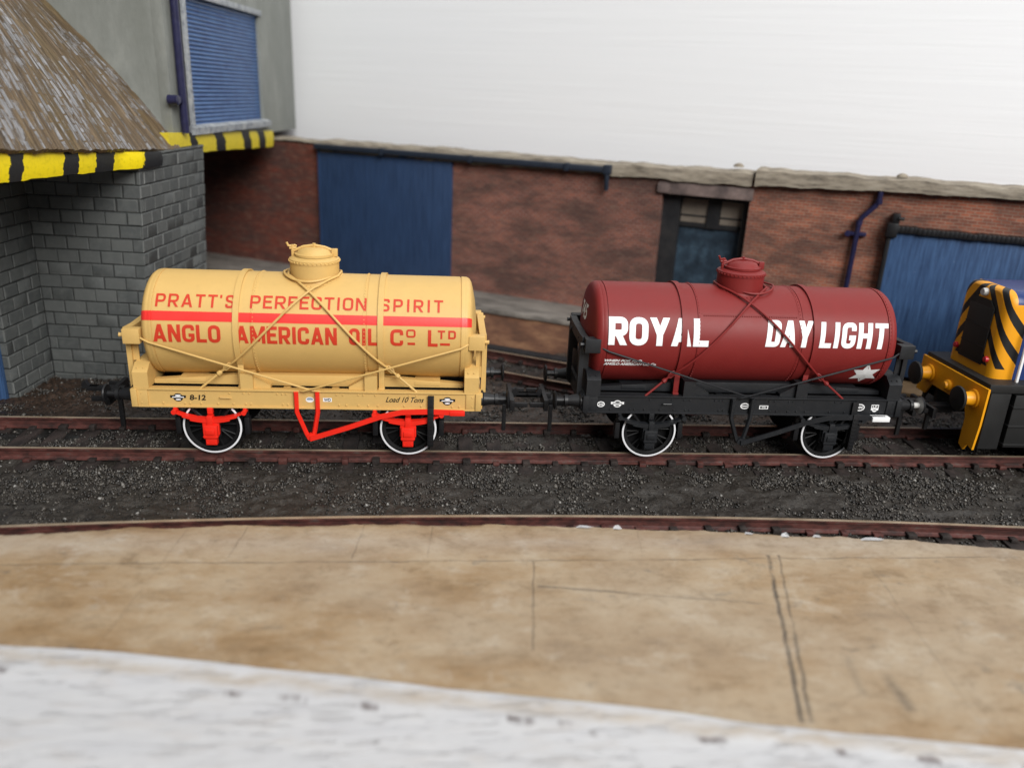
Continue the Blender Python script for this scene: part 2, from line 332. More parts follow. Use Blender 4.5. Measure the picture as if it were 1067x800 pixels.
# ------------------------------------------------------------------ mesh helpers
class MB:
    """collects shapes into one mesh; material index by key"""
    def __init__(s): s.bm = bmesh.new(); s.mats = []
    def mi(s, k):
        if k not in s.mats: s.mats.append(k)
        return s.mats.index(k)
    def _fin(s, geom_faces, k):
        i = s.mi(k)
        for f in geom_faces: f.material_index = i
    def faces(s, pts, fs, k):
        vs = [s.bm.verts.new(p) for p in pts]; out = []
        for f in fs:
            try: out.append(s.bm.faces.new([vs[i] for i in f]))
            except ValueError: pass
        s._fin(out, k); return vs
    def box(s, x0, x1, y0, y1, z0, z1, k, bev=0.0, rot=None, piv=None):
        p = [(x0,y0,z0),(x1,y0,z0),(x1,y1,z0),(x0,y1,z0),(x0,y0,z1),(x1,y0,z1),(x1,y1,z1),(x0,y1,z1)]
        f = [(0,3,2,1),(4,5,6,7),(0,1,5,4),(1,2,6,5),(2,3,7,6),(3,0,4,7)]
        vs = s.faces(p, f, k)
        if bev:
            es = list({e for v in vs for e in v.link_edges})
            r = bmesh.ops.bevel(s.bm, geom=es, offset=bev, segments=2, profile=.6, affect='EDGES')
            vs = list({v for f in r['faces'] for v in f.verts}); s._fin(r['faces'], k)
        if rot is not None:
            pv = Vector(piv) if piv else Vector(((x0+x1)/2, (y0+y1)/2, (z0+z1)/2))
            for v in vs: v.co = pv + rot @ (v.co - pv)
        return vs
    def prism(s, poly, axis, a, b, k):
        """poly of 2D points, extruded along axis from a to b"""
        def P(u, v, t): return {'x': (t, u, v), 'y': (u, t, v), 'z': (u, v, t)}[axis]
        n = len(poly)
        pts = [P(u, v, a) for u, v in poly] + [P(u, v, b) for u, v in poly]
        fs = [tuple(range(n))[::-1], tuple(range(n, 2*n))] + [(i, (i+1) % n, n+(i+1) % n, n+i) for i in range(n)]
        i0 = len(s.bm.faces); vs = s.faces(pts, fs, k)
        bmesh.ops.recalc_face_normals(s.bm, faces=list({f for v in vs for f in v.link_faces})); return vs
    def tube(s, pts, r, k, seg=8, caps=True):
        pts = [Vector(p) for p in pts]; rs = r if hasattr(r, '__len__') else [r]*len(pts)
        rings = []; prev = None
        for i, p in enumerate(pts):
            t = (pts[min(i+1, len(pts)-1)] - pts[max(i-1, 0)]).normalized()
            if prev is None:
                up = Vector((0, 0, 1)) if abs(t.z) < .9 else Vector((0, 1, 0))
                a = t.cross(up).normalized()
            else:
                a = (prev - t*prev.dot(t)).normalized()
            prev = a; b = t.cross(a)
            rings.append([s.bm.verts.new(p + (a*cos(2*pi*j/seg) + b*sin(2*pi*j/seg))*rs[i]) for j in range(seg)])
        out = []
        for A, B in zip(rings, rings[1:]):
            for j in range(seg): out.append(s.bm.faces.new((A[j], A[(j+1) % seg], B[(j+1) % seg], B[j])))
        if caps: out += [s.bm.faces.new(rings[0][::-1]), s.bm.faces.new(rings[-1])]
        s._fin(out, k)
    def lathe(s, prof, k, axis='x', c=(0, 0, 0), seg=48, a0=0, a1=2*pi):
        """prof: (along axis, radius)"""
        full = abs(a1-a0-2*pi) < 1e-6; n = seg if full else seg+1
        C = Vector(c); rings = []
        for t, r in prof:
            if r < 1e-6:
                rings.append([s.bm.verts.new(C + Vector({'x': (t, 0, 0), 'y': (0, t, 0), 'z': (0, 0, t)}[axis]))]); continue
            ring = []
            for j in range(n):
                a = a0 + (a1-a0)*j/seg; u, v = r*cos(a), r*sin(a)
                ring.append(s.bm.verts.new(C + Vector({'x': (t, -u, v), 'y': (u, t, v), 'z': (u, v, t)}[axis])))
            rings.append(ring)
        out = []
        for A, B in zip(rings, rings[1:]):
            for j in range(seg):
                q = (j+1) % n
                if len(A) == 1 and len(B) == 1: continue
                if len(A) == 1: f = (A[0], B[q], B[j])
                elif len(B) == 1: f = (A[j], A[q], B[0])
                else: f = (A[j], A[q], B[q], B[j])
                out.append(s.bm.faces.new(f))
        s._fin(out, k)
    def rivet(s, p, n, r, k, flat=.6):
        p = Vector(p); n = Vector(n).normalized()
        a = n.orthogonal().normalized(); b = n.cross(a)
        base = [s.bm.verts.new(p + (a*cos(2*pi*j/6)+b*sin(2*pi*j/6))*r) for j in range(6)]
        mid = [s.bm.verts.new(p + n*r*flat*.75 + (a*cos(2*pi*j/6)+b*sin(2*pi*j/6))*r*.65) for j in range(6)]
        top = s.bm.verts.new(p + n*r*flat)
        out = []
        for j in range(6):
            out.append(s.bm.faces.new((base[j], base[(j+1) % 6], mid[(j+1) % 6], mid[j])))
            out.append(s.bm.faces.new((mid[j], mid[(j+1) % 6], top)))
        s._fin(out, k)
    def grid(s, xs, ys, fn, k):
        vs = [[s.bm.verts.new(fn(x, y)) for x in xs] for y in ys]; out = []
        for i in range(len(ys)-1):
            for j in range(len(xs)-1): out.append(s.bm.faces.new((vs[i][j], vs[i][j+1], vs[i+1][j+1], vs[i+1][j])))
        s._fin(out, k)
    def build(s, name, parent=None, sharp=38, uv=False, recalc=True):
        bm = s.bm
        if recalc: bmesh.ops.recalc_face_normals(bm, faces=bm.faces)
        bm.normal_update()
        for f in bm.faces: f.smooth = True
        lim = radians(sharp)
        for e in bm.edges:
            if len(e.link_faces) == 2:
                if e.link_faces[0].normal.angle(e.link_faces[1].normal, 0) > lim: e.smooth = False
        if uv:
            L = bm.loops.layers.uv.new('UVMap')
            for f in bm.faces:
                n = f.normal
                if abs(n.z) > .8: a, b = Vector((1, 0, 0)), Vector((0, 1, 0))
                else:
                    a = Vector((-n.y, n.x, 0)).normalized()
                    if abs(a.x) > abs(a.y): a = a if a.x > 0 else -a
                    else: a = a if a.y > 0 else -a
                    b = Vector((0, 0, 1))
                for l in f.loops: l[L].uv = (l.vert.co.dot(a), l.vert.co.dot(b))
        me = bpy.data.meshes.new(name); bm.to_mesh(me); bm.free()
        for k in s.mats: me.materials.append(M[k])
        o = bpy.data.objects.new(name, me); COL.objects.link(o)
        if parent is not None: o.parent = parent
        return o

def thing(name, label, cat, loc=(0, 0, 0), rz=0, group=None):
    o = bpy.data.objects.new(name, None); COL.objects.link(o); o.empty_display_size = .3
    o.location = loc; o.rotation_euler = (0, 0, rz)
    return tag(o, label, cat, group)
def tag(o, label, cat, group=None):
    o['label'] = label; o['category'] = cat
    if group: o['group'] = group
    return o
def structure(o): o['kind'] = 'structure'; return o

def text_geo(txt, x0, x1, h, bold=0.0, slices=10, shear=0.0, spacing=1.0):
    """flat letters fitted to x0..x1 and height h: list of verts (x, y in 0..h), list of faces"""
    cu = bpy.data.curves.new('glyphs', 'FONT'); cu.body = txt; cu.size = 1; cu.offset = bold
    cu.resolution_u = 6; cu.shear = shear; cu.space_character = spacing
    ob = bpy.data.objects.new('glyphs', cu); COL.objects.link(ob)
    bpy.context.view_layer.update()
    me = bpy.data.meshes.new_from_object(ob.evaluated_get(bpy.context.evaluated_depsgraph_get()))
    bpy.data.objects.remove(ob); bpy.data.curves.remove(cu)
    bm = bmesh.new(); bm.from_mesh(me); bpy.data.meshes.remove(me)
    mnx = min(v.co.x for v in bm.verts); mxx = max(v.co.x for v in bm.verts)
    mny = min(v.co.y for v in bm.verts); mxy = max(v.co.y for v in bm.verts)
    for v in bm.verts:
        v.co = Vector((x0+(v.co.x-mnx)/(mxx-mnx)*(x1-x0), (v.co.y-mny)/(mxy-mny)*h, 0))
    for i in range(1, slices):
        bmesh.ops.bisect_plane(bm, geom=bm.verts[:]+bm.edges[:]+bm.faces[:], plane_co=(0, h*i/slices, 0), plane_no=(0, 1, 0))
    bmesh.ops.triangulate(bm, faces=bm.faces[:])
    bm.verts.index_update()
    V = [(v.co.x, v.co.y) for v in bm.verts]; Fc = [[v.index for v in f.verts] for f in bm.faces]
    bm.free(); return V, Fc
def put(mb, VF, fn, k):
    V, Fc = VF; mb.faces([fn(x, y) for x, y in V], Fc, k)

# block capitals drawn as strokes of one thickness (units of the letter height)
def _round(P, r, closed=False, n=6):
    P = [Vector((x, y)) for x, y in P]; out = []; m = len(P)
    for i in range(m):
        if not closed and i in (0, m-1): out.append(P[i]); continue
        a, b, c = P[i-1], P[i], P[(i+1) % m]; u = (a-b); v = (c-b)
        q = min(r, u.length*.5, v.length*.5); p0 = b+u.normalized()*q; p1 = b+v.normalized()*q
        for j in range(n+1):
            t = j/n; out.append(p0*(1-t)**2 + b*2*t*(1-t)*1.0 + p1*t*t)
    o2 = [out[0]]
    for p in out[1:]:
        if (p-o2[-1]).length > 1e-4: o2.append(p)
    if closed:
        if (o2[0]-o2[-1]).length < 1e-4: o2.pop()
        o2.append(o2[0].copy())
    return o2
GW = dict(zip("PRATSEFCIONGLMDYH'", (.56, .58, .64, .54, .55, .50, .48, .56, .20, .58, .58, .58, .48, .74, .57, .62, .58, .14)))
def glyph(ch, w, T):
    """ribbons (polylines) and slanted strokes of one letter of width w"""
    a = T/2; L, Rr, B, U = a, w-a, a, 1-a; rib, dia = [], []; r = min(.24, w*.42); cl = []
    stem = lambda x, y0=0, y1=1: rib.append([Vector((x, y0)), Vector((x, y1))])
    bar = lambda y, x0, x1: rib.append([Vector((x0, y)), Vector((x1, y))])
    if ch in 'PR':
        stem(L); rib.append(_round([(T, U), (Rr, U), (Rr, .43), (T, .43)], r*.95))
        if ch == 'R': dia.append((w*.52, .43-a*.5, w-a*1.15, 0))
    elif ch == 'A': dia += [(a*1.1, 0, w/2, 1), (w-a*1.1, 0, w/2, 1)]; bar(.27, w*.26, w*.74)
    elif ch == 'T': bar(U, 0, w); stem(w/2, 0, 1-T)
    elif ch == 'S': rib.append(_round([(Rr, .70), (Rr, U), (L, U), (L, .54), (Rr, .46), (Rr, B), (L, B), (L, .30)], r*.9))
    elif ch in 'EF':
        stem(L); bar(U, T, w); bar(.52, T, w*.9)
        if ch == 'E': bar(B, T, w)
    elif ch == 'C': rib.append(_round([(Rr, .66), (Rr, U), (L, U), (L, B), (Rr, B), (Rr, .34)], r))
    elif ch == 'G': rib.append(_round([(Rr, .68), (Rr, U), (L, U), (L, B), (Rr, B), (Rr, .5)], r)); bar(.5-a*.9, w*.52, w)
    elif ch == 'O': rib.append(_round([(L, B), (Rr, B), (Rr, U), (L, U)], r, True))
    elif ch == 'D': stem(L); rib.append(_round([(T, U), (Rr, U), (Rr, B), (T, B)], r))
    elif ch == 'I': stem(w/2)
    elif ch == 'L': stem(L); bar(B, T, w)
    elif ch == 'H': stem(L); stem(Rr); bar(.5, T, w-T)
    elif ch == 'N': stem(L); stem(Rr); dia.append((w-a*1.1, 0, a*1.1, 1))
    elif ch == 'M': stem(L); stem(Rr); dia += [(w/2, .12, a*1.1, 1), (w/2, .12, w-a*1.1, 1)]
    elif ch == 'Y': dia += [(w/2, .40, a*1.1, 1), (w/2, .40, w-a*1.1, 1)]; stem(w/2, 0, .46)
    elif ch == "'": stem(w/2, .74, 1)
    return rib, dia
def block_text(mb, txt, x0, x1, h, T, gap, fn, k, shear=0.0):
    """fn(x, y, lift) places a point of the lettering"""
    kx = ((x1-x0)/h)/(sum(GW[c] for c in txt)+gap*(len(txt)-1)); X = 0; lift = 0
    for ch in txt:
        w = GW[ch]*kx
        if ch == 'I': w = T
        off = X + (GW[ch]*kx-w)/2; X += GW[ch]*kx+gap*kx
        rib, dia = glyph(ch, w, T)
        quads = []
        for P in rib:
            Q = [P[0]]
            for p in P[1:]:
                n = max(1, int((p-Q[-1]).length/.11)); q0 = Q[-1]
                Q += [q0.lerp(p, (j+1)/n) for j in range(n)]
            closed = (Q[0]-Q[-1]).length < 1e-5; L_, R_ = [], []
            for i, p in enumerate(Q):
                if closed and i in (0, len(Q)-1): u, v = Q[0]-Q[-2], Q[1]-Q[0]
                else: u = p-Q[i-1] if i else Q[1]-p; v = Q[i+1]-p if i < len(Q)-1 else p-Q[i-1]
                n1 = Vector((-u.y, u.x)).normalized(); n2 = Vector((-v.y, v.x)).normalized(); m = (n1+n2).normalized()
                m *= (T/2)/max(.5, m.dot(n1)); L_.append(p+m); R_.append(p-m)
            quads.append((L_, R_))
        for xa, ya, xb, yb in dia:
            hh = T/2*sqrt((xb-xa)**2+(yb-ya)**2)/abs(yb-ya); n = 9
            C_ = [Vector((xa+(xb-xa)*j/n, ya+(yb-ya)*j/n)) for j in range(n+1)]
            quads.append(([p+Vector((hh, 0)) for p in C_], [p-Vector((hh, 0)) for p in C_]))
        for L_, R_ in quads:
            lift += 1; n = len(L_)
            pts = [fn(x0+(off+p.x+shear*p.y)*h, p.y*h, (lift % 6)*.0005) for p in L_+R_]
            mb.faces(pts, [(i, i+1, n+i+1, n+i) for i in range(n-1)], k)

# ------------------------------------------------------------------ numpy value noise
def vnoise(x, y, seed=0):
    xi = np.floor(x).astype(int); yi = np.floor(y).astype(int); xf = x-xi; yf = y-yi
    def h(a, b):
        n = (a*374761393 + b*668265263 + seed*1442695041) & 0xffffffff
        n = ((n ^ (n >> 13))*1274126177) & 0xffffffff
        return ((n ^ (n >> 16)) & 0xffff)/65535.
    u = xf*xf*(3-2*xf); v = yf*yf*(3-2*yf)
    return (h(xi, yi)*(1-u)+h(xi+1, yi)*u)*(1-v)+(h(xi, yi+1)*(1-u)+h(xi+1, yi+1)*u)*v
def fbm(x, y, o=4, seed=0):
    x = np.asarray(x, float); y = np.asarray(y, float); t = 0; a = .5
    for i in range(o): t = t+a*vnoise(x*2**i, y*2**i, seed+i*17); a *= .5
    return t
def f1(x, y, o=3, seed=0): return float(fbm(np.array([x]), np.array([y]), o, seed)[0])

# ------------------------------------------------------------------ tank wagon
R, ZC = 1.09, 2.59
def cylp(x, ang, off=0.0):
    """point on the tank: ang degrees above the horizontal on the camera side"""
    a = radians(ang); return Vector((x, -(R+off)*cos(a), ZC+(R+off)*sin(a)))

def wagon(root, pal, deco):
    TK, FR, UG, ROD, STRAP = pal['tank'], pal['frame'], pal['gear'], pal['rod'], pal['strap']
    # ---- tank barrel with dished ends, lap seams, rivets, lettering
    t = MB(); e = .007
    half = [(0, R), (1.065, R), (1.067, R+.005), (1.13, R+.005), (1.132, R-.012), (1.150, R-.012), (1.153, R), (3.04, R), (3.043, R-.018), (3.064, R-.018), (3.067, R+.003), (3.13, R+.003), (3.135, R), (3.155, R), (3.16, R), (3.20, R-.010), (3.25, R-.045), (3.285, R-.11), (3.315, .87), (3.365, .62), (3.40, .3), (3.41, 0)]
    prof = [(-x, r) for x, r in half[::-1]][:-1] + half
    t.lathe(prof, TK, 'x', (0, 0, ZC), 128)
    nr = 84
    for j in range(nr):
        a = 360*j/nr
        for x in ((-1.10, 1.10) if deco == 'band' else (-1.10, 1.10, 3.10)):
            off = .003 if abs(x) > 2 else .005
            p = cylp(x, a, off-.001); t.rivet(p, (0, p.y, p.z-ZC), .0135, TK, 1.2)
    for j in range(42):       # riveted lap along the middle course
        x = -1.0+j*.049
        for ang in ((35.2,) if deco == 'star' else ()):
            p = cylp(x, ang, -.001); t.rivet(p, (0, p.y, p.z-ZC), .019, TK, 1.25)
    if deco == 'star':
        t.tube([cylp(x, 37.3, -.004) for x in np.linspace(-1.06, 1.06, 12)], .010, TK, 6)
    tx = pal['shift']
    def wrap(a_bot, off=.0075):
        return lambda x, y, l=0: cylp(x-tx, a_bot+math.degrees(y/R), off+l)
    arc = lambda a0, a1: radians(a1-a0)*R
    if deco == 'band':
        put_ = lambda s, x0, x1, a0, a1, T, gap: block_text(t, s, x0, x1, arc(a0, a1), T, gap, wrap(a0), 'cream_letter')
        put_('PRATT', -2.95, -1.76, 30.4, 45.2, .165, .15); put_("'", -1.72, -1.67, 30.4, 45.2, .14, 0); put_('S', -1.60, -1.43, 30.4, 45.2, .165, 0)
        put_('PERFECTION', -1.12, 1.18, 30.9, 45.6, .165, .14)
        put_('SPIRIT', 1.46, 2.73, 30.9, 45.4, .165, .22)
        put_('ANGLO', -3.0, -1.69, -6.6, 12.2, .195, .08)
        put_('AMERICAN', -1.40, .60, -6.5, 12.2, .195, .08)
        put_('OIL', .84, 1.40, -6.2, 12.2, .195, .12)
        put_('C', 1.67, 1.93, -6.0, 12.2, .195, 0); put_('O', 1.99, 2.18, 3.6, 12.4, .22, 0)
        put_('L', 2.43, 2.63, -6.0, 12.2, .195, 0); put_('TD', 2.63, 3.0, 2.8, 12.0, .22, .24)
        for x0, x1 in ((2.02, 2.17), (2.68, 2.88)):
            t.grid((x0, x1), (-4.6, -3.1, -1.9), lambda x, a: cylp(x-tx, a, .008), 'cream_letter')
        sp = [(x, r+.0055) for x, r in prof if r > .9]
        t.lathe(sp, 'cream_stripe', 'x', (0, 0, ZC), 10, radians(15.9), radians(26.0))
        sp = [(x, r+.0055) for x, r in prof if r > .9]
        t.lathe(sp, 'cream_stripe', 'x', (0, 0, ZC), 10, radians(180-26.0), radians(180-15.9))
    else:
        # block letters, drawn heavy
        block_text(t, 'ROYAL', -3.13, -.99, arc(.3, 31.4), .225, .045, wrap(.3), 'white')
        block_text(t, 'DAY', .24, 1.24, arc(1.9, 31.8), .195, .04, wrap(1.9), 'white', .09)
        block_text(t, 'LIGHT', 1.42, 2.91, arc(1.9, 31.0), .19, .10, wrap(1.9), 'white', .07)
        put(t, text_geo('WHEN FOR PRO', -3.16, -2.36, arc(-20.6, -17.2), .05, 2, .3), wrap(-20.6), 'white')
        put(t, text_geo('ANGLO AMERICAN OIL Co', -3.17, -2.04, arc(-25.4, -21.6), .05, 2, .3), wrap(-25.4), 'white')
        # white star, low on the side
        c, pts = (2.665, -33.5), []
        for j in range(12):
            r = .335 if j % 2 == 0 else .175; a = pi/2 + j*pi/6 + .05
            pts.append((c[0]-tx+r*cos(a)*1.02, c[1]+math.degrees(r*sin(a)/R)*.97))
        for j in range(12):
            q = (j+1) % 12; mid = [((c[0]-tx+p[0])/2, (c[1]+p[1])/2) for p in (pts[j], pts[q])]
            t.faces([cylp(c[0]-tx, c[1], .006), cylp(*mid[0], .006), cylp(*mid[1], .006), cylp(*pts[j], .006), cylp(*pts[q], .006)], [(0, 1, 2), (1, 3, 4, 2)], 'white')
        V, Fc = text_geo('745', 0, .62, .36, .03, 4, .15)
        def dish(r):
            rr = [(x, q) for x, q in half[14:]]
            for (xa, ra), (xb, rb) in zip(rr, rr[1:]):
                if rb <= r <= ra: return xa+(xb-xa)*(ra-r)/(ra-rb)
            return 3.3
        put(t, (V, Fc), lambda x, y: Vector((-dish(sqrt((.34-x)**2+(.28+y)**2))-.006, .34-x, ZC+.28+y)), 'white')
    t.build('tank', root).location.x = tx
    # ---- filler dome > lid, clamp
    d = MB(); zt = ZC+R
    r0 = .50
    d.lathe([(zt-.55, r0), (zt-.06, r0), (zt+.26, r0), (zt+.265, r0+.012), (zt+.335, r0+.012), (zt+.355, r0-.02), (zt+.385, r0-.10), (zt+.40, .3), (zt+.40, 0)], TK, 'z', (.0, 0, 0), 64)
    for j in range(38):
        a = 2*pi*j/38; d.rivet(((r0+.011)*cos(a), (r0+.011)*sin(a), zt+.30), (cos(a), sin(a), 0), .020, TK, 1.2)
    fl = MB()
    nfl = 72
    ring = []                                       # foot flange following the barrel
    for j in range(nfl):
        a = 2*pi*j/nfl
        for rr, h in ((r0-.005, .05), (r0+.015, .012), (r0+.085, .004)):
            x, y = rr*cos(a), rr*sin(a); ring.append((x, y, ZC+sqrt(max(0, R*R-y*y))+h))
    d.faces(ring, [(j*3+q, ((j+1) % nfl)*3+q, ((j+1) % nfl)*3+q+1, j*3+q+1) for j in range(nfl) for q in (0, 1)], TK)
    for j in range(40):
        a = 2*pi*j/40; x, y = (r0+.055)*cos(a), (r0+.055)*sin(a); z = ZC+sqrt(R*R-y*y)+.006
        d.rivet((x, y, z), (0, y, z-ZC), .018, TK, 1.2)
    dome = d.build('filler_dome', root); dome.location.x = tx
    l = MB()
    l.lathe([(zt+.395, .40), (zt+.44, .40), (zt+.445, .36), (zt+.455, .35), (zt+.52, .30), (zt+.56, .18), (zt+.57, 0)], TK, 'z', (0, 0, 0), 48)
    l.build('dome_lid', dome)
    c = MB()                                        # clamp bar, hinge and swing bolt
    bar = [(-.46, 0, zt+.46), (-.36, 0, zt+.50), (-.22, 0, zt+.565), (0, 0, zt+.60), (.22, 0, zt+.565), (.36, 0, zt+.51), (.44, 0, zt+.48)]
    c.tube(bar, .030, TK, 8)
    c.box(.36, .48, -.05, .05, zt+.38, zt+.54, TK, .012)
    c.tube([(-.44, 0, zt+.36), (-.44, 0, zt+.60)], .032, TK); c.tube([(-.50, 0, zt+.53), (-.36, 0, zt+.53)], .03, TK)
    c.tube([(-.44, 0, zt+.57), (-.52, -.02, zt+.58), (-.55, -.03, zt+.65)], .024, TK)
    c.tube([(-.44, 0, zt+.57), (-.40, .05, zt+.58), (-.37, .06, zt+.56)], .022, TK)
    c.tube([(0, 0, zt+.57), (0, 0, zt+.64)], .035, TK)
    c.build('lid_clamp', dome)
    # ---- straps and crossed rods
    for sx in (-1, 1):
        s = MB(); w = .058
        n = 60; A0, A1 = -34, 214
        pts = []
        for j in range(n+1):
            a = A0+(A1-A0)*j/n
            for dx, of in ((-w, .012), (-w, .042), (w, .042), (w, .012)): pts.append(cylp(sx*1.43+dx, a, of))
        s.faces(pts, [(j*4+q, j*4+(q+1) % 4, j*4+4+(q+1) % 4, j*4+q+4) for j in range(n) for q in range(4)], STRAP)
        for yy, a in ((-1, A0), (1, A1)):
            p = cylp(sx*1.43, a, .004)
            s.box(p.x-w, p.x+w, p.y-.02, p.y+.02, 1.44, p.z+.03, STRAP, .006)
            s.box(p.x-w*1.1, p.x+w*1.1, p.y-.05, p.y+.05, 1.44, 1.50, STRAP, .01)
        s.build('tank_strap', root).location.x = tx
    for side in (-1, 1):
        for sx in (-1, 1):
            q = MB()
            path = []
            for j in range(33):
                f = j/32; a = 80+(-36-80)*f
                x = sx*(.57 - 2.21*f) + tx*(1-f)
                p = cylp(x, a, .058 if sx < 0 else .085 if .2 < f < .5 else .058)
                path.append(p)
            # round the neck of the dome at the start
            path = [Vector((sx*.545*cos(g_)+tx, .545*sin(g_), ZC+R+.05-.10*sin(g_)**2)) for g_ in np.linspace(pi/2, .12, 9)] + path[1:]
            end = Vector((sx*-2.21, -1.04, 1.45))
            last = path[-1]
            path += [last.lerp(end, .5), end]
            fl_ = (lambda P: [Vector((-v.x, -v.y, v.z)) for v in P]) if side > 0 else (lambda P: P)
            q.tube(fl_(path), .025, STRAP, 8)
            dv = (end-last).normalized(); sd = dv.cross(Vector((0, 1, 0))).normalized()*.042      # eye and adjusting nut
            A = last-dv*.10; B = last+dv*.12
            for g in (-1, 1): q.tube(fl_([A, A+dv*.05+sd*g, B-dv*.05+sd*g, B]), .016, STRAP, 6)
            N_ = last+dv*.22
            q.tube(fl_([N_-dv*.06, N_-dv*.03, N_+dv*.03, N_+dv*.06]), [.026, .052, .052, .026], STRAP, 8)
            q.build('cross_rod', root)
    # ---- underframe
    for sy in (-1, 1):
        s = MB(); yo = sy*1.08
        Z0, Z1 = 1.085, 1.43
        yb = lambda a, b: (min(sy*a, sy*b), max(sy*a, sy*b))
        s.box(-3.5, 3.5, *yb(1.00, 1.05), Z0, Z1, FR)
        s.box(-3.5, 3.5, *yb(.90, 1.085), Z1-.002, Z1+.03, FR, .006); s.box(-3.5, 3.5, *yb(.96, 1.085), Z0-.03, Z0+.002, FR, .006)
        for x0, x1 in ((-3.5, -3.24), (3.24, 3.5)): s.box(x0, x1, *yb(1.04, 1.078), Z0, Z1, FR, .006)
        nrm = (0, sy, 0); yf = sy*1.049
        for x in (-2.52, -2.42, -2.2, -1.86, -1.55, -1.3, -1.2, -.55, -.45, .6, .75, 1.0, 1.2, 1.4, 1.95, 2.3, -2.95, 2.95, 3.1):
            s.rivet((x, yf, Z0+.055), nrm, .026, FR, 1)
        for x in (-2.1, -1.62, -1.34, -1.22, -.66, -.56, -.48, .55, .68, 1.0, 1.1, 1.35, 2.05, 2.2):
            s.rivet((x, yf, Z1-.06), nrm, .023, FR, 1)
        s.tube([(-1.83, yf, 1.27), (-1.80, yf+sy*.03, 1.28), (-1.62, yf+sy*.03, 1.28), (-1.59, yf, 1.27)], .018, FR, 6)
        s.box(-1.84, -1.58, *yb(1.045, 1.062), 1.225, 1.25, FR)
        for x in (-3.37, 3.37):
            s.rivet((x, sy*1.077, Z1-.07), nrm, .02, FR); s.rivet((x, sy*1.077, Z0+.07), nrm, .02, FR)
        # painted plates and figures
        if sy < 0:
            fy = -1.0535
            pl = lambda txt, x0, x1, z0, z1, k, b=.02, sh=0.0: put(s, text_geo(txt, x0, x1, z1-z0, b, 1, sh), lambda x, y: Vector((x, fy-.003, z0+y)), k)
            def disc(x, z, rx, rz, k, dy=0, n=20):
                s.faces([(x+rx*cos(2*pi*j/n), fy-dy, z+rz*sin(2*pi*j/n)) for j in range(n)], [tuple(range(n))], k)
            def rect(x0, x1, z0, z1, k, dy=0):
                s.faces([(x0, fy-dy, z0), (x1, fy-dy, z0), (x1, fy-dy, z1), (x0, fy-dy, z1)], [(0, 1, 2, 3)], k)
            def wings(x, z, k1, k2, sc=1.0):
                disc(x, z, .095*sc, .085*sc, k1); rect(x-.15*sc, x+.15*sc, z-.012*sc, z+.045*sc, k1, -.001)
                disc(x, z+.04*sc, .055*sc, .018*sc, k2, .001); rect(x-.11*sc, x+.11*sc, z-.004*sc, z+.016*sc, k2, .002)
                disc(x, z-.045*sc, .05*sc, .015*sc, k2, .001)
            if deco == 'band':
                wings(-2.65, 1.265, 'black', 'white', 1.05); pl('8-12', -2.42, -2.10, 1.21, 1.33, 'black', .03, .12)
                disc(.0, 1.255, .085, .06, 'white'); disc(.0, 1.262, .066, .038, 'grey_mark', .001); rect(-.06, .06, 1.222, 1.246, 'white', .002)
                rect(.27, .45, 1.215, 1.30, 'white'); pl('WD', .29, .43, 1.225, 1.29, 'black', .03)
                pl('Load 10 Tons', 1.56, 2.36, 1.225, 1.345, 'black', .012, .45)
                wings(2.85, 1.265, 'black', 'white', 1.1); 
            else:
                disc(-3.16, 1.25, .085, .065, 'white'); disc(-3.16, 1.25, .062, .045, 'chassis_black', .001); pl('35', -3.21, -3.11, 1.225, 1.275, 'white', .03)
                wings(-2.80, 1.265, 'white', 'chassis_black', .95)
                disc(.02, 1.255, .10, .07, 'white'); disc(.02, 1.255, .076, .048, 'chassis_black', .001); rect(-.05, .09, 1.243, 1.267, 'white', .002)
                rect(.35, .55, 1.19, 1.275, 'white'); rect(.37, .53, 1.205, 1.26, 'chassis_black', .001); pl('WD', .40, .50, 1.215, 1.25, 'white', .03)
                disc(2.63, 1.26, .12, .085, 'white'); disc(2.63, 1.26, .095, .062, 'chassis_black', .001); pl('VM', 2.565, 2.695, 1.228, 1.292, 'white', .04)
                rect(2.90, 3.07, 1.20, 1.33, 'white'); rect(2.915, 3.055, 1.255, 1.315, 'chassis_black', .001); pl('LP', 2.935, 3.035, 1.265, 1.305, 'white', .03); disc(2.985, 1.19, .05, .03, 'white')
        s.build('solebar', root)
    for sx in (-1, 1):
        h = MB()
        x0, x1 = sorted((sx*3.44, sx*3.56)); h.box(x0, x1, -1.12, 1.12, 1.07, 1.45, FR, .012)
        for y in (-.87, .87):
            x0, x1 = sorted((sx*3.55, sx*3.59)); h.box(x0, x1, y-.17, y+.17, 1.09, 1.43, FR, .01)
        h.build('headstock', root)
        b = MB()                                     # end bolster with chamfered top corner
        x0, x1 = sorted((sx*3.50, sx*3.20))
        b.prism([(-1.075, 1.462), (1.075, 1.462), (1.075, 1.80), (.88, 1.95), (-.88, 1.95), (-1.075, 1.80)], 'x', x0, x1, FR)
        for y in (-1, 1):
            for dx in (-.07, .05): b.rivet((sx*3.35+dx, y*.985, 1.87), (0, y*.5, 1), .028, FR, .8)
        b.build('end_bolster', root)
        # end beam that the tie rods pull against, on two posts
        e_ = MB(); x0, x1 = sorted((sx*3.64, sx*3.50))
        e_.prism([(-.90, 2.69), (-.5, 2.66), (.5, 2.66), (.90, 2.69), (.90, 2.43), (-.90, 2.43)][::-1], 'x', x0, x1, FR)
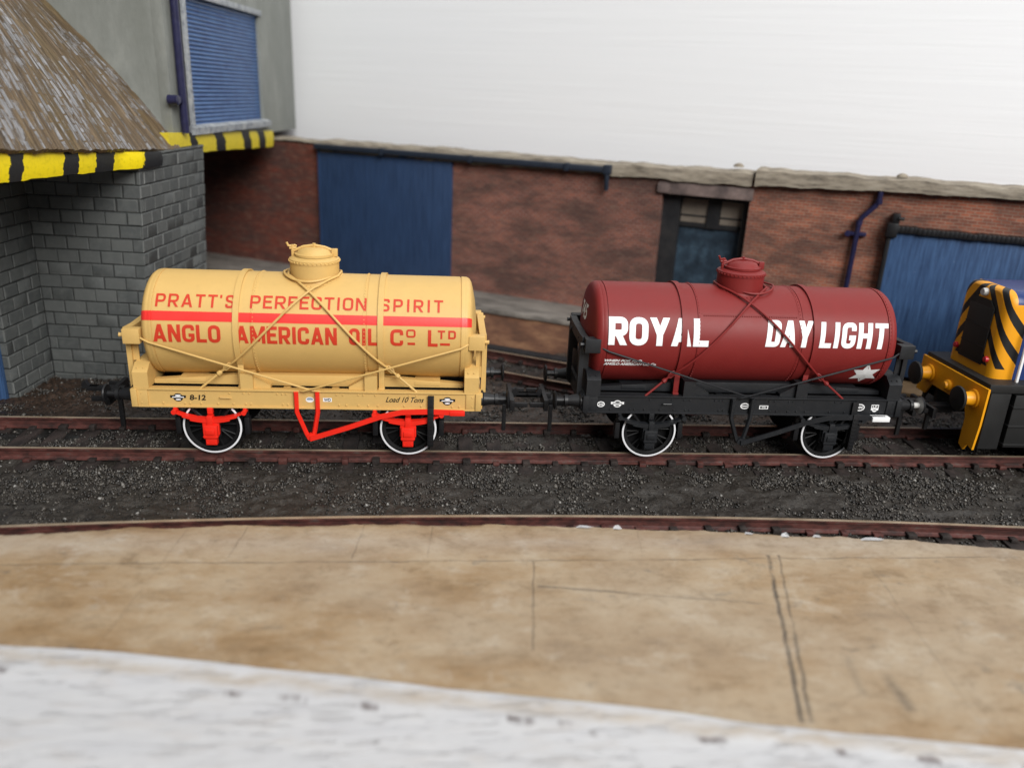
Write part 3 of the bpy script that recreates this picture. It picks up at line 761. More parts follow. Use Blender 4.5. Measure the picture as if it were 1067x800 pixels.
        for y in (-1, 1):
            ya, yb_ = sorted((y*.86, y*1.085)); x0, x1 = sorted((sx*3.60, sx*3.27)); e_.box(x0, x1, ya, yb_, 2.40, 2.70, FR, .012)
            e_.tube([(sx*3.60, y*.98, 2.56), (sx*3.69, y*.98, 2.56)], [.035, .045], FR, 8)
            for q in (.4, .7): e_.rivet((sx*3.64, y*q, 2.54), (sx, 0, 0), .026, FR)
        e_.build('end_beam', root)
        for y in (-1, 1):
            p = MB(); x0, x1 = sorted((sx*3.66, sx*3.56))
            p.prism([(y*.80, 1.20), (y*.66, 1.20), (y*.66, 2.36), (y*.55, 2.47), (y*.80, 2.47)], 'x', x0, x1, FR)
            x0, x1 = sorted((sx*3.60, sx*3.44)); p.box(x0, x1, min(y*.71, y*.74), max(y*.71, y*.74), 1.95, 2.47, FR)
            p.build('end_post', root)
        # saddle with curved seat
        s = MB(); x0, x1 = sorted((sx*1.13, sx*1.385))
        pts = [(-1.06, 1.462), (1.06, 1.462), (1.06, 1.80)]
        for j in range(21):
            y = .98-1.96*j/20; z = ZC-sqrt(max(0, (R+.01)**2-y*y)); pts.append((y, min(max(z, 1.50), 1.80)))
        pts.append((-1.06, 1.80)); s.prism(pts, 'x', x0, x1, FR)
        s.build('saddle', root)
        for y in (-1, 1):                             # sloping gusset beside the saddle
            g = MB(); ya, yb_ = sorted((y*.80, y*.98))
            g.prism([(sx*1.13, 1.462), (sx*.80, 1.462), (sx*.80, 1.52), (sx*1.13, 1.72)], 'y', ya, yb_, FR)
            g.build('gusset', root)
    for y in (-1, 1):
        b = MB(); ya, yb_ = sorted((y*.52, y*.72)); b.box(-3.43, 3.43, ya, yb_, 1.12, 1.40, 'black', .01)
        b.build('longitudinal', root)
        # wedge packing between bolster and saddle
        for sx in (-1, 1):
            w = MB(); ya, yb_ = sorted((y*.62, y*.76)); x0, x1 = sx*3.19, sx*1.40
            w.prism([(x0, 1.462), (x1, 1.462), (x1, 1.69), (x0, 1.55)], 'y', ya, yb_, FR); w.build('side_timber', root)
    for sx in (-1, 1):
        bt = MB(); bt.box(sx*2.42-.27, sx*2.42+.27, -.77, .77, 1.50, 1.60, FR, .012); bt.build('cross_timber', root)
        bt = MB(); bt.box(sx*.5-.07, sx*.5+.07, -1.0, 1.0, 1.1, 1.44, FR, .01); bt.build('cross_member', root)
    for y in (-1, 1):
        bt = MB(); ya, yb_ = sorted((y*.60, y*.80)); bt.box(-1.12, 1.12, ya, yb_, 1.462, 1.70, FR, .012); bt.build('middle_timber', root)
    # tie rods from the end beams to the middle of the solebar
    for y in (-1, 1):
        for sx in (-1, 1):
            tr = MB(); yy = y*(1.12 if sx < 0 else 1.15)
            tr.tube([(sx*3.26, y*1.06, 2.52), (sx*3.1, yy, 2.455), (sx*-.10, yy, 1.475), (sx*-.22, y*1.05, 1.445)], .021, ROD, 8)
            tr.build('tie_rod', root)
    # ---- running gear
    for sx in (-1, 1):
        ax = MB(); ax.tube([(sx*2.03, -.95, .60), (sx*2.03, .95, .60)], .07, 'wheel', 12); ax.build('axle', root)
        for sy in (-1, 1):
            xc = sx*2.03
            w = MB()
            P = [(sy*.72, .14), (sy*.72, .5), (sy*.72, .66), (sy*.75, .67), (sy*.78, .615), (sy*.985, .60), (sy*1.0, .594), (sy*1.0, .552), (sy*.965, .54), (sy*.95, .48)]
            w.lathe(P, 'wheel', 'y', (xc, 0, .60), 64)
            for j in range(8):                        # split spokes
                for dd in (-.11, .11):
                    a0 = 2*pi*j/8+.2; a1 = a0+dd*1.3
                    w.tube([(xc+.12*cos(a0), sy*.90, .60+.12*sin(a0)), (xc+.52*cos(a1), sy*.90, .60+.52*sin(a1))], .020, 'wheel', 6)
            w.lathe([(sy*.80, 0.13), (sy*.98, .13), (sy*.985, .07), (sy*.985, 0)], 'wheel', 'y', (xc, 0, .60), 24)
            w.lathe([(sy*.75, .02), (sy*.75, .52)], 'wheel', 'y', (xc, 0, .60), 40)
            wo = w.build('wheel', root)
            ti = MB(); ti.lathe([(sy*.99, .600), (sy*1.004, .597), (sy*1.006, .592), (sy*1.006, .562), (sy*.995, .558)], 'tyre', 'y', (xc, 0, .60), 72); ti.build('wheel_rim', wo)
            ab = MB()                                 # axlebox in its guide
            y0, y1 = sorted((sy*1.03, sy*1.20)); yi, yo = sorted((sy*1.03, sy*1.13))
            ab.box(xc-.17, xc+.17, yi, yo, .46, .84, UG, .02)
            ab.box(xc-.145, xc+.145, y0, y1, .40, .70, UG, .03)
            y0, y1 = sorted((sy*1.03, sy*1.17)); ab.box(xc-.115, xc+.115, y0, y1, .25, .42, UG, .02)
            ab.box(xc-.09, xc+.09, *sorted((sy*1.18, sy*1.225)), .50, .62, UG, .015); ab.box(xc-.15, xc+.15, *sorted((sy*1.10, sy*1.205)), .435, .462, UG, .008)
            for dx in (-.10, .10):
                for z in (.30, .66): ab.rivet((xc+dx*.8, sy*1.17, z), (0, sy, 0), .018, UG, 1)
            ab.build('axle_box', root)
            sp = MB()                                 # leaf spring, leaves shorter towards the bottom
            for q in range(3):
                hl = .70-.15*q; n = 14; pts = []
                for j in range(n+1):
                    f = -1+2*j/n; x = xc+hl*f; z = .84-.030*q+.15*(hl*f/.70)**2
                    pts += [(x, z), ]
                poly = pts + [(x, z-.036) for x, z in pts[::-1]]
                ya, yb_ = sorted((sy*(1.03+.001*q), sy*(1.16-.001*q))); sp.prism(poly, 'y', ya, yb_, UG)
            ya, yb_ = sorted((sy*1.02, sy*1.18)); sp.box(xc-.06, xc+.06, ya, yb_, .66, .90, UG, .01)
            sp.box(xc-.055, xc+.055, *sorted((sy*1.0, sy*1.10)), .92, 1.06, UG, .01)
            for ex in (-.70, .70):
                sp.tube([(xc+ex, sy*1.01, .985), (xc+ex, sy*1.19, .985)], .052, UG, 10)
                sp.box(xc+ex-.035, xc+ex+.035, *sorted((sy*1.0, sy*1.08)), .98, 1.065, UG, .006)
            sp.build('leaf_spring', root)
            # axle guard straps and brake shoe behind the wheel face
            gd = MB()
            for d_ in (-1, 1): gd.tube([(xc+d_*.15, sy*1.03, .40), (xc+d_*.17, sy*1.03, .75), (xc+d_*.42, sy*1.03, 1.06)], .026, 'black', 6)
            gd.build('axle_guard', root)
        for d_ in (-1, 1):
            xb = sx*2.03+d_*.70
            for sy in (-1, 1):
                br = MB(); br.box(xb-.055, xb+.055, *sorted((sy*.80, sy*.98)), .42, .80, 'black', .02); br.box(xb-.03, xb+.03, *sorted((sy*.86, sy*.92)), .75, 1.10, 'black')
                br.build('brake_shoe', root)
    # brake rigging: V hanger, lever, guard
    for sy in (-1, 1):
        v = MB(); yv = sy*1.10
        for x0, x1 in ((-.27, -.05), (.16, .05)):
            v.tube([(x0, yv, 1.44), (x0, yv, 1.00), (x0*.2+x1*.8, yv, .52), (x1, yv, .42)], .050, UG, 6)
        v.tube([(.0, sy*1.06, .45), (.0, sy*1.17, .45)], .075, UG, 10); v.build('brake_hanger', root)
        if True:
            lv = MB(); y0 = sy*1.19
            d0 = 1 if sy < 0 else -1
            path = [(0, .43), (.8, .70), (1.45, .945), (1.9, 1.055), (2.4, 1.075), (3.18, 1.06)]
            for (xa, za), (xb, zb) in zip(path, path[1:]):
                w = .055
                ya, yb_ = sorted((y0-.018, y0+.018))
                lv.prism([(d0*xa, za-w), (d0*xb, zb-w), (d0*xb, zb+w), (d0*xa, za+w)], 'y', ya, yb_, UG)
            if deco == 'star':
                lv.box(*sorted((d0*2.87, d0*3.27)), *sorted((sy*1.10, sy*1.26)), 1.0, 1.11, 'white', .015)
            else:
                lv.box(*sorted((d0*2.90, d0*3.22)), y0-.04, y0+.04, .995, 1.105, UG, .02)
            lv.build('brake_lever', root)
            gu = MB()
            gu.box(*sorted((d0*2.45, d0*2.56)), *sorted((sy*1.09, sy*1.22)), .28, .33, 'black', .008); gu.box(*sorted((d0*2.44, d0*2.57)), *sorted((sy*1.09, sy*1.115)), .30, 1.40, 'black', .008)
            gu.box(*sorted((d0*2.44, d0*2.57)), *sorted((sy*1.21, sy*1.235)), .30, 1.16, 'black', .008)
            for j in range(9): gu.box(*sorted((d0*2.46, d0*2.55)), *sorted((sy*1.234, sy*1.245)), .34+j*.085, .37+j*.085, 'black')
            gu.build('lever_guard', root)
    # buffers
    for sx in (-1, 1):
        for y in (-.87, .87):
            bf = MB()
            bf.lathe([(sx*3.56, .19), (sx*3.60, .19), (sx*3.62, .15), (sx*3.86, .10), (sx*3.86, .13), (sx*3.93, .13), (sx*3.93, 0)], 'black', 'x', (0, y, 1.26), 28)
            bo = bf.build('buffer', root)
            hd = MB(); hd.lathe([(sx*3.92, .065), (sx*4.10, .065), (sx*4.115, .19), (sx*4.14, .205), (sx*4.16, .19), (sx*4.175, .1), (sx*4.18, 0)], 'black' if not (deco == 'star' and sx > 0) else 'steel', 'x', (0, y, 1.26), 32)
            if deco == 'star' and sx > 0:
                hd.lathe([(4.113, .192), (4.138, .207), (4.163, .192), (4.178, .1), (4.183, 0)], 'black', 'x', (0, y, 1.26), 32)
            hd.build('buffer_head', bo)
        cp = MB()                                     # tension-lock coupling
        cp.box(*sorted((sx*3.0, sx*4.25)), -.16, .16, .84, 1.0, 'black', .02)
        cp.box(*sorted((sx*4.22, sx*4.32)), -.55, .55, .86, 1.12, 'black', .02)
        cp.box(*sorted((sx*4.1, sx*4.9)), -.055, .055, 1.0, 1.10, 'black', .01)
        cp.prism([(sx*4.66, 1.05), (sx*4.98, 1.05), (sx*4.98, 1.18), (sx*4.90, 1.22), (sx*4.84, 1.10), (sx*4.66, 1.10)], 'y', -.06, .06, 'black')
        cp.box(*sorted((sx*4.30, sx*4.62)), -.5, -.42, .93, 1.03, 'black', .01); cp.box(*sorted((sx*4.30, sx*4.62)), .42, .5, .93, 1.03, 'black', .01)
        cp.box(*sorted((sx*4.08, sx*4.17)), -.30, -.22, .28, .9, 'black', .01)
        cp.build('coupling', root)

yellow = thing('tank_wagon', 'cream yellow tank wagon with a red band and red lettering on its barrel', 'tank wagon', (0, 0, 0), 0, 'tank wagons coupled on the rails')
wagon(yellow, dict(tank='cream', frame='cream', gear='bright_red', rod='cream', strap='cream', shift=.04), 'band')
red = thing('tank_wagon', 'maroon tank wagon on a black frame with white lettering and a white star', 'tank wagon', (9.293, 0, 0), 0, 'tank wagons coupled on the rails')
wagon(red, dict(tank='maroon', frame='chassis_black', gear='chassis_black', rod='chassis_black', strap='maroon', shift=-.09), 'star')

#@@LOCO
# ------------------------------------------------------------------ shunting locomotive (only its nose end is in the photo)
loco = thing('shunting_locomotive', 'blue diesel shunting locomotive with black and yellow striped nose and yellow buffer beam', 'locomotive', (14.66, 0, 0))
b = MB()                                              # buffer beam: plate with guard irons, in local x (0 = beam face)
b.prism([(-1.27, 1.80), (1.27, 1.80), (1.27, .92), (.90, .92), (.72, 1.22), (-.62, 1.22), (-.74, .95), (-.74, .30), (-.92, .22), (-1.0, .40), (-1.22, .34), (-1.27, .95)], 'x', 0, .05, 'loco_yellow')
b.build('buffer_beam', loco)
for y in (-.87, .87):
    q = MB(); q.lathe([(0, .215), (-.05, .215), (-.06, .165), (-.16, .155), (-.26, .14), (-.30, .14), (-.30, 0)], 'loco_yellow', 'x', (0, y, 1.45), 28)
    for j in range(4): q.rivet((-.05, y+.15*cos(pi/4+j*pi/2), 1.45+.15*sin(pi/4+j*pi/2)), (-1, 0, 0), .03, 'loco_yellow')
    bo = q.build('buffer', loco)
    h = MB(); h.lathe([(-.29, .12), (-.31, .12), (-.34, .27), (-.37, .285), (-.40, .27), (-.42, .15), (-.43, 0)], 'loco_black', 'x', (0, y, 1.45), 36); h.build('buffer_head', bo)
q = MB(); q.lathe([(0, .13), (-.06, .13), (-.08, .09), (-.13, .08), (-.14, 0)], 'loco_yellow', 'x', (0, .07, 1.42), 20); q.build('coupling_boss', loco)
# nose: rounded-top bonnet; outline (y,z)
def nose_outline(w, z0, z1, r, n=8):
    pts = [(-w, z0)]
    for j in range(n+1):
        a = pi-(pi/2)*j/n; pts.append((-w+r+r*cos(a), z1-r+r*sin(a)))
    for j in range(n+1):
        a = pi/2-(pi/2)*j/n; pts.append((w-r+r*cos(a), z1-r+r*sin(a)))
    return pts + [(w, z0)]
NW, NZ0, NZ1, NR, NX = .84, 1.90, 3.88, .34, .30
n_ = MB(); O = nose_outline(NW, NZ0, NZ1, NR)
rings = [(NX+.0, .74, .04), (NX+.015, .82, .025), (NX+.05, .90, .012), (NX+.11, .96, .004), (NX+.20, .99, 0), (NX+.32, 1.0, 0), (NX+.50, 1.0, 0), (4.4, 1.0, 0)]
for qi in range(len(rings)-1):
    V = []
    for x, s_, dz in rings[qi:qi+2]:
        V += [(x, y*s_, NZ0+(z-NZ0)*(1-dz)) for y, z in O]
    L_ = len(O)
    for j in range(L_-1): n_.faces([V[j], V[j+1], V[L_+j+1], V[L_+j]], [(0, 1, 2, 3)], 'wasp_stripes' if qi < 4 or (qi < 6 and max(O[j][1], O[j+1][1]) < NZ1-NR+.12) else 'loco_blue')
V = [(rings[0][0], y*rings[0][1], NZ0+(z-NZ0)*(1-rings[0][2])) for y, z in O]
n_.faces(V, [tuple(range(len(V)))], 'wasp_stripes')
bmesh.ops.remove_doubles(n_.bm, verts=n_.bm.verts, dist=.0005); n_.build('nose', loco, recalc=False)
g = MB(); g.box(NX-.035, NX+.01, -.42, .42, 2.10, 3.40, 'loco_black', .02)
g.prism([(-.42, 3.395), (.42, 3.395), (.24, 3.56), (-.24, 3.56)], 'x', NX-.03, NX+.01, 'loco_black')
for z in (2.5, 2.95): g.box(NX-.045, NX-.03, -.40, .42, z-.012, z+.012, 'loco_black')
g.build('radiator_grille', loco)
lp = MB(); lp.lathe([(NX-.10, 0), (NX-.10, .075), (NX-.06, .09), (NX+.02, .09)], 'steel', 'x', (0, .0, 3.70), 20); lp.build('headlamp', loco)
for y in (-.56, .56):
    l_ = MB(); l_.lathe([(NX-.07, 0), (NX-.06, .06), (NX+.01, .075)], 'lamp_red', 'x', (0, y, 2.28), 16); l_.build('marker_lamp', loco)
r_ = MB(); r_.box(.06, 8, -1.22, 1.22, 1.70, 1.90, 'loco_black', .02); r_.box(.06, .9, -1.0, 1.0, 1.2, 1.72, 'loco_black'); r_.build('running_plate', loco)
for sy in (-1, 1):
    s_ = MB(); ya, yb = sorted((sy*1.06, sy*1.2))
    s_.box(.14, .62, ya, yb, .35, 1.69, 'loco_black', .02); s_.box(.72, 1.7, ya-.02, yb+.02, .40, 1.66, 'loco_black', .03)
    for z in (.45, .9, 1.35): s_.box(.70, 1.72, ya-.05, yb+.05, z, z+.05, 'loco_black', .012)
    s_.build('cab_step', loco)
    hr = MB(); hr.tube([(.80, sy*1.0, 1.9), (.80, sy*1.0, 3.0), (.86, sy*.88, 3.2)], .035, 'white', 8); hr.build('handrail', loco)
    fr_ = MB(); ya, yb = sorted((sy*.70, sy*.82)); fr_.box(.2, 8, ya, yb, .5, 1.71, 'loco_black'); fr_.build('side_frame', loco)
for x in (2.3, 4.6):
    for sy in (-1, 1):
        w = MB(); w.lathe([(sy*.72, 0), (sy*.72, .78), (sy*.76, .70), (sy*.98, .68), (sy*1.0, .56), (sy*.95, .5), (sy*.95, 0)], 'wheel', 'y', (x, 0, .68), 48); w.build('wheel', loco)
cb = MB(); cb.box(4.4, 7.6, -1.15, 1.15, 1.9, 4.7, 'loco_blue', .08); cb.build('cab', loco)
cp = MB(); cp.box(-.75, .1, -.14, .14, .80, .98, 'black', .02); cp.box(-.62, -.52, -.5, .5, .80, 1.04, 'black', .02); cp.box(-.48, -.40, -.1, -.02, .35, .85, 'black'); cp.build('coupling', loco)
#@@TRACK
# ------------------------------------------------------------------ track
RAILP = [(-.040, 0), (.040, 0), (.042, -.045), (.034, -.062), (.015, -.075), (.013, -.19), (.03, -.205), (.085, -.225), (.085, -.245), (-.085, -.245), (-.085, -.225), (-.03, -.205), (-.013, -.19), (-.015, -.075), (-.034, -.062), (-.042, -.045)]
def rail(root, fn, x0, x1, off, n, name='rail'):
    """rail whose centre line is offset from curve fn(x)->(x,y,heading)"""
    m = MB(); L = len(RAILP); V = []
    for i in range(n+1):
        x = x0+(x1-x0)*i/n; cx, cy, h = fn(x); nx, ny = -sin(h), cos(h)
        for (u, z) in RAILP: V.append((cx+nx*(off+u), cy+ny*(off+u), z))
    m.faces(V, [tuple(i*L+j for j in range(L))[::-1] for i in (0,)] + [tuple(n*L+j for j in range(L))], 'rail_side')
    m2 = []
    for i in range(n):
        for j in range(L):
            m2.append((i*L+j, i*L+(j+1) % L, (i+1)*L+(j+1) % L, (i+1)*L+j))
    vs = m.bm.verts[:]
    m.bm.verts.ensure_lookup_table()
    ti = m.mi('rail_top'); si = m.mi('rail_side')
    for q, f in enumerate(m2):
        fc = m.bm.faces.new([m.bm.verts[k] for k in f]); fc.material_index = ti if q % L == 0 else si
    # chairs gripping the rail at each sleeper belong to the rail's own casting
    return m
def track(name, label, fn, x0, x1, group, pitch=.655, n=40, dx=0, keep=(True, True)):
    root = thing(name, label, 'railway track', (0, 0, 0), 0, group)
    for off, kp in zip((-.825, .825), keep):
        if not kp: continue
        m = rail(root, fn, x0, x1, off, n)
        x = x0+.3+dx
        while x < x1-.1:                               # chairs
            cx, cy, h = fn(x); c_ = Matrix.Rotation(h, 3, 'Z')
            for s_ in (-1, 1):
                j = random.uniform(.8, 1.2)
                q_ = random.uniform(.7, 1.1); vs = m.box(-.085*j, .085*j*q_, s_*.10-.085, s_*.10+.085*q_, -.27, -.165+random.uniform(-.04, .04), 'sleeper' if random.random() < .6 else 'rail_side', .03)
                for v in vs: v.co = c_ @ v.co + Vector((cx, cy, 0)) + c_ @ Vector((0, off, 0))
            x += pitch
        m.build('rail', root)
    proto = MB(); proto.box(-.17, .17, -1.30, 1.30, -.42, -.262, 'sleeper', .02); po = proto.build('sleeper', root)
    x = x0+.3+dx; first = True
    while x < x1-.1:
        cx, cy, h = fn(x); o = po if first else po.copy()
        if not first: COL.objects.link(o); o.parent = root
        o.location = (cx, cy, random.uniform(-.015, .012)); o.rotation_euler = (0, 0, h+random.uniform(-.03, .03)); x += pitch; first = False
    return root
G = 'railway tracks laid on the ballast'
track('railway_track', 'straight rusty track under the two tank wagons', lambda x: (x, 0, 0), -16, 25, G, n=60)
def near_curve(x): return (x, -4.47-.0046*(x-4.6)**2, math.atan(-.0092*(x-4.6)))
track('railway_track', 'gently curved rusty rail in front of the wagons, half covered by the beige surface', near_curve, -13, 22, G, n=60, dx=.2, keep=(False, True))
WA = radians(-27); WU = Vector((cos(WA), sin(WA), 0)); WN = Vector((-sin(WA), cos(WA), 0)); WP = Vector((16.6, 5.2, 0))
def siding(s): p = WP+WU*s+WN*(-5.27); return (p.x, p.y, WA)
track('railway_track', 'slanting siding track along the brick loading dock behind the wagons', siding, -30, -5.0, G, n=40, dx=.1)

# ------------------------------------------------------------------ ground, ballast
def ghead(X, Y):
    z = -.268 + .10*(fbm(X*1.1, Y*1.6, 4, 3)-.5) + .10*(fbm(X*2.1, Y*2.9, 3, 53)-.5) + .17*(fbm(X*3.4, Y*4.6, 4, 9)-.5) + .09*(fbm(X*12, Y*13, 2, 21)-.5)
    # cess between the two tracks lies a little lower and flatter, scraped along its length
    mid = np.clip(1-np.abs((Y+2.45)/1.0), 0, 1); z = z - .07*mid + .05*mid*(fbm(X*.6, Y*7, 3, 5)-.5)
    return z
def heightfield(name, x0, x1, y0, y1, st, fn, mat):
    nx = int((x1-x0)/st)+1; ny = int((y1-y0)/st)+1
    X, Y = np.meshgrid(np.linspace(x0, x1, nx), np.linspace(y0, y1, ny)); Z = fn(X, Y)
    V = np.stack([X, Y, Z], -1).reshape(-1, 3)
    i = np.arange(nx*ny).reshape(ny, nx)
    Fq = np.stack([i[:-1, :-1], i[:-1, 1:], i[1:, 1:], i[1:, :-1]], -1).reshape(-1, 4)
    me = bpy.data.meshes.new(name); me.vertices.add(len(V)); me.vertices.foreach_set('co', V.ravel())
    me.loops.add(Fq.size); me.loops.foreach_set('vertex_index', Fq.ravel()); me.polygons.add(len(Fq))
    me.polygons.foreach_set('loop_start', np.arange(len(Fq))*4); me.polygons.foreach_set('loop_total', np.full(len(Fq), 4))
    me.polygons.foreach_set('use_smooth', np.ones(len(Fq), bool)); me.update(); me.validate()
    me.materials.append(M[mat]); o = bpy.data.objects.new(name, me); COL.objects.link(o); return o
def gz(X, Y):
    z = ghead(X, Y); out = np.clip((np.abs(Y-2)-12)/6, 0, 1); return z*(1-out)-.36*out
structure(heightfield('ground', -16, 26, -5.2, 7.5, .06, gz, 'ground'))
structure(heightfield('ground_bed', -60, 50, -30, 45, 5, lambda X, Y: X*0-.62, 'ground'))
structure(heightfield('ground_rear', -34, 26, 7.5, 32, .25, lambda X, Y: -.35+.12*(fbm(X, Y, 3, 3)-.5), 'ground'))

def stones(n, seed):
    r = np.random.default_rng(seed)
    X = r.uniform(-11, 17, n*3); Y = r.uniform(-5.0, 6.5, n*3)
    dens = fbm(X*1.3, Y*2.0, 3, 31)
    strip = np.where((Y > -1.9) & (Y < -.6), .85, np.where((Y > -3.4) & (Y <= -1.9), .30, np.where(Y < -3.4, .85, np.where(Y < 1.6, .72, .40))))
    ok = (r.uniform(0, 1, n*3) < strip*np.clip((dens-.36)*6.5, .05, 1.3))
    ok &= (np.abs(np.abs(Y)-.825) > .10)
    X, Y = X[ok][:n], Y[ok][:n]; n = len(X)
    Z = gz(X, Y); sz = r.uniform(.014, .044, n)*np.where(r.uniform(0, 1, n) > .95, 1.5, 1)
    base = np.array([(1, 0, 0), (-1, 0, 0), (0, 1, 0), (0, -1, 0), (0, 0, 1), (0, 0, -1)], float)
    V = base[None]*r.uniform(.55, 1.3, (n, 6, 1)) + r.uniform(-.3, .3, (n, 6, 3))
    a = r.uniform(0, 2*pi, n); ca, sa = np.cos(a), np.sin(a)
    Vx = V[..., 0]*ca[:, None]-V[..., 1]*sa[:, None]; Vy = V[..., 0]*sa[:, None]+V[..., 1]*ca[:, None]
    V = np.stack([Vx, Vy, V[..., 2]*.85], -1)*sz[:, None, None] + np.stack([X, Y, Z+sz*.35], -1)[:, None]
    T = np.array([(0, 2, 4), (2, 1, 4), (1, 3, 4), (3, 0, 4), (2, 0, 5), (1, 2, 5), (3, 1, 5), (0, 3, 5)])
    Fq = (T[None]+np.arange(n)[:, None, None]*6).reshape(-1, 3)
    me = bpy.data.meshes.new('ballast'); V = V.reshape(-1, 3)
    me.vertices.add(len(V)); me.vertices.foreach_set('co', V.ravel())
    me.loops.add(Fq.size); me.loops.foreach_set('vertex_index', Fq.ravel()); me.polygons.add(len(Fq))
    me.polygons.foreach_set('loop_start', np.arange(len(Fq))*3); me.polygons.foreach_set('loop_total', np.full(len(Fq), 3))
    me.update(); me.validate(); me.materials.append(M['stones'])
    o = bpy.data.objects.new('ballast', me); COL.objects.link(o); o['kind'] = 'stuff'; return o
stones(90000, 4)

# ------------------------------------------------------------------ beige surface in front and the white baseboard edge
def lerp_pts(P, x): return np.interp(x, [p[0] for p in P], [p[1] for p in P])
EDGE = [(-14, -5.7), (-7, -4.75), (-4.6, -4.43), (-2.4, -4.24), (-.4, -4.12), (4.1, -4.12), (6.1, -4.24), (8.7, -4.45), (11.3, -4.65), (13.3, -4.98), (18, -5.9), (22, -6.8)]
WHITE = [(-14, -5.6), (-9, -6.5), (-3.1, -7.40), (-1.45, -7.58), (.4, -7.94), (2.05, -8.24), (3.8, -8.54), (5.5, -8.85), (6.9, -9.12), (8.4, -9.36), (9.9, -9.63), (22, -11.8)]
xs = np.arange(-13, 21, .08)
ed = lerp_pts(EDGE, xs) + .05*(fbm(xs*7, xs*0+2, 3, 22)-.5) + .16*(fbm(xs*1.6, xs*0, 4, 2)-.5) + .10*np.clip(fbm(xs*.9, xs*0+5, 3, 8)-.55, 0, 1)*np.sign(fbm(xs*5, xs*0, 2, 4)-.5)
wh = lerp_pts(WHITE, xs) + .10*(fbm(xs*.7, xs*0+3, 4, 12)-.5)
p = MB(); nv = 60; rows = []
for i in range(len(xs)):
    col = []
    for j in range(nv):
        f = j/(nv-1); y = ed[i]+(wh[i]-.25-ed[i])*f
        z = .10+.025*(f1(xs[i]*.8, y*1.2, 3, 40)-.5)-.02*math.exp(-f*30)
        col.append((xs[i], y, z))
    rows.append([(xs[i], ed[i]-.02, -.20), (xs[i], ed[i]+.01, .055)] + col)
K = nv+2
p.faces([q for c in rows for q in c], [(i*K+j, i*K+j+1, (i+1)*K+j+1, (i+1)*K+j) for i in range(len(xs)-1) for j in range(K-1)], 'platform')
# torn white slivers of card standing on the edge
for x, w, h in ((5.35, .40, .02), (5.95, .20, .06), (8.35, .22, .01), (9.0, .20, .07), (9.6, .2, .02), (10.6, .6, .03)):
    y = float(np.interp(x, xs, ed)); pts = [(x-w*.5, y+.0, .05), (x-w*.2, y+.03, .09+h*.5), (x+w*.1, y+.02, .08+h), (x+w*.5, y+.03, .06), (x+w*.2, y-.08, .105), (x-w*.3, y-.07, .11)]
    p.faces(pts, [(0, 1, 2, 3, 4, 5)], 'front_white')
plat = tag(p.build('road_surface', None, 60), 'beige weathered card surface with dark scored joints in front of the track', 'model road')
p = MB(); rows = []; nv = 40
for i in range(len(xs)):
    col = []
    for j in range(nv):
        f = j/(nv-1); y = wh[i]+.0-4.2*f
        lip = .045*math.exp(-((f-.02)/.03)**2) + .03*math.exp(-((f-.10)/.03)**2)*f1(xs[i]*.7, 3, 2, 3)
        col.append((xs[i], y, .125+lip+.03*(f1(xs[i]*.6, y*2.2, 4, 61)-.5)-.02*f))
    rows.append([(xs[i], wh[i]+.015, .06)]+col)
K = nv+1
p.faces([q for c in rows for q in c], [(i*K+j, i*K+j+1, (i+1)*K+j+1, (i+1)*K+j) for i in range(len(xs)-1) for j in range(K-1)], 'front_white')
tag(p.build('baseboard_edge', None, 60), 'white painted chipped baseboard edge along the front of the scene', 'baseboard')

#@@WAREHOUSE
# ------------------------------------------------------------------ brick warehouse (local x along the wall, y = behind)
wr = thing('brick_warehouse', 'low weathered red brick warehouse with blue doors and stone coping behind the siding', 'building', tuple(WP), WA)
w = MB()
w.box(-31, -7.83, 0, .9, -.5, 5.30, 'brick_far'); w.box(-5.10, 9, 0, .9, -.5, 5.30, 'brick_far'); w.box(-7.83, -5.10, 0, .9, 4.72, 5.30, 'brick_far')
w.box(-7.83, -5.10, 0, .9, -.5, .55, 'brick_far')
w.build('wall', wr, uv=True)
def wobble_beam(name, s0, s1, n0, z0f, z1f, mat, seed):
    m = MB(); xs_ = np.arange(s0, s1, .12); V = []
    for x in xs_:
        a = .12*(f1(x*1.9, 1, 5, seed)-.5); b_ = .13*(f1(x*1.6, 9, 5, seed+5)-.5); c_ = .12*(f1(x*1.7, 4, 3, seed+9)-.5)
        zt, zb = z1f(x)+b_, z0f(x)+a
        V += [(x, .95, zb), (x, n0+c_, zb), (x, n0+c_-.015, (zb+zt)/2), (x, n0+c_+.01, zt-.015), (x, n0+.06+c_, zt), (x, .95, zt+.02)]
    m.faces(V, [(i*6+j, i*6+j+1, i*6+j+7, i*6+j+6) for i in range(len(xs_)-1) for j in range(5)], mat)
    m.faces(V[:6], [(0, 1, 2, 3, 4, 5)], mat); m.faces(V[-6:], [(5, 4, 3, 2, 1, 0)], mat)
    return m.build(name, wr, 60)
wobble_beam('coping', -31, -20.7, -.02, lambda x: 5.36, lambda x: 5.42, 'coping', 3)
wobble_beam('coping', -20.7, -5.02, -.16, lambda x: 5.10, lambda x: 5.47, 'coping', 3)
wobble_beam('coping', -5.01, 9, -.24, lambda x: 5.29+.05*(x/2), lambda x: 5.62, 'coping', 14)
for x, y in ((-5.6, .2), (-1.0, .3)):
    m = MB(); m.lathe([(0, .16), (.05, .15), (.10, .09), (.12, 0)], 'coping', 'z', (x, y, 5.62 if x < -3 else 5.66), 12); m.build('mortar_lump', wr)
d = MB(); d.box(-20.8, -15.28, -.14, .02, .55, 5.22, 'blue_door', .02); d.box(-20.86, -20.78, -.17, .02, .55, 5.2, 'blue_door', .015)
for i in range(1, 14): d.box(-20.8+i*.4, -20.785+i*.4, -.146, -.135, .6, 5.15, 'blue_door')
d.build('sliding_door', wr)
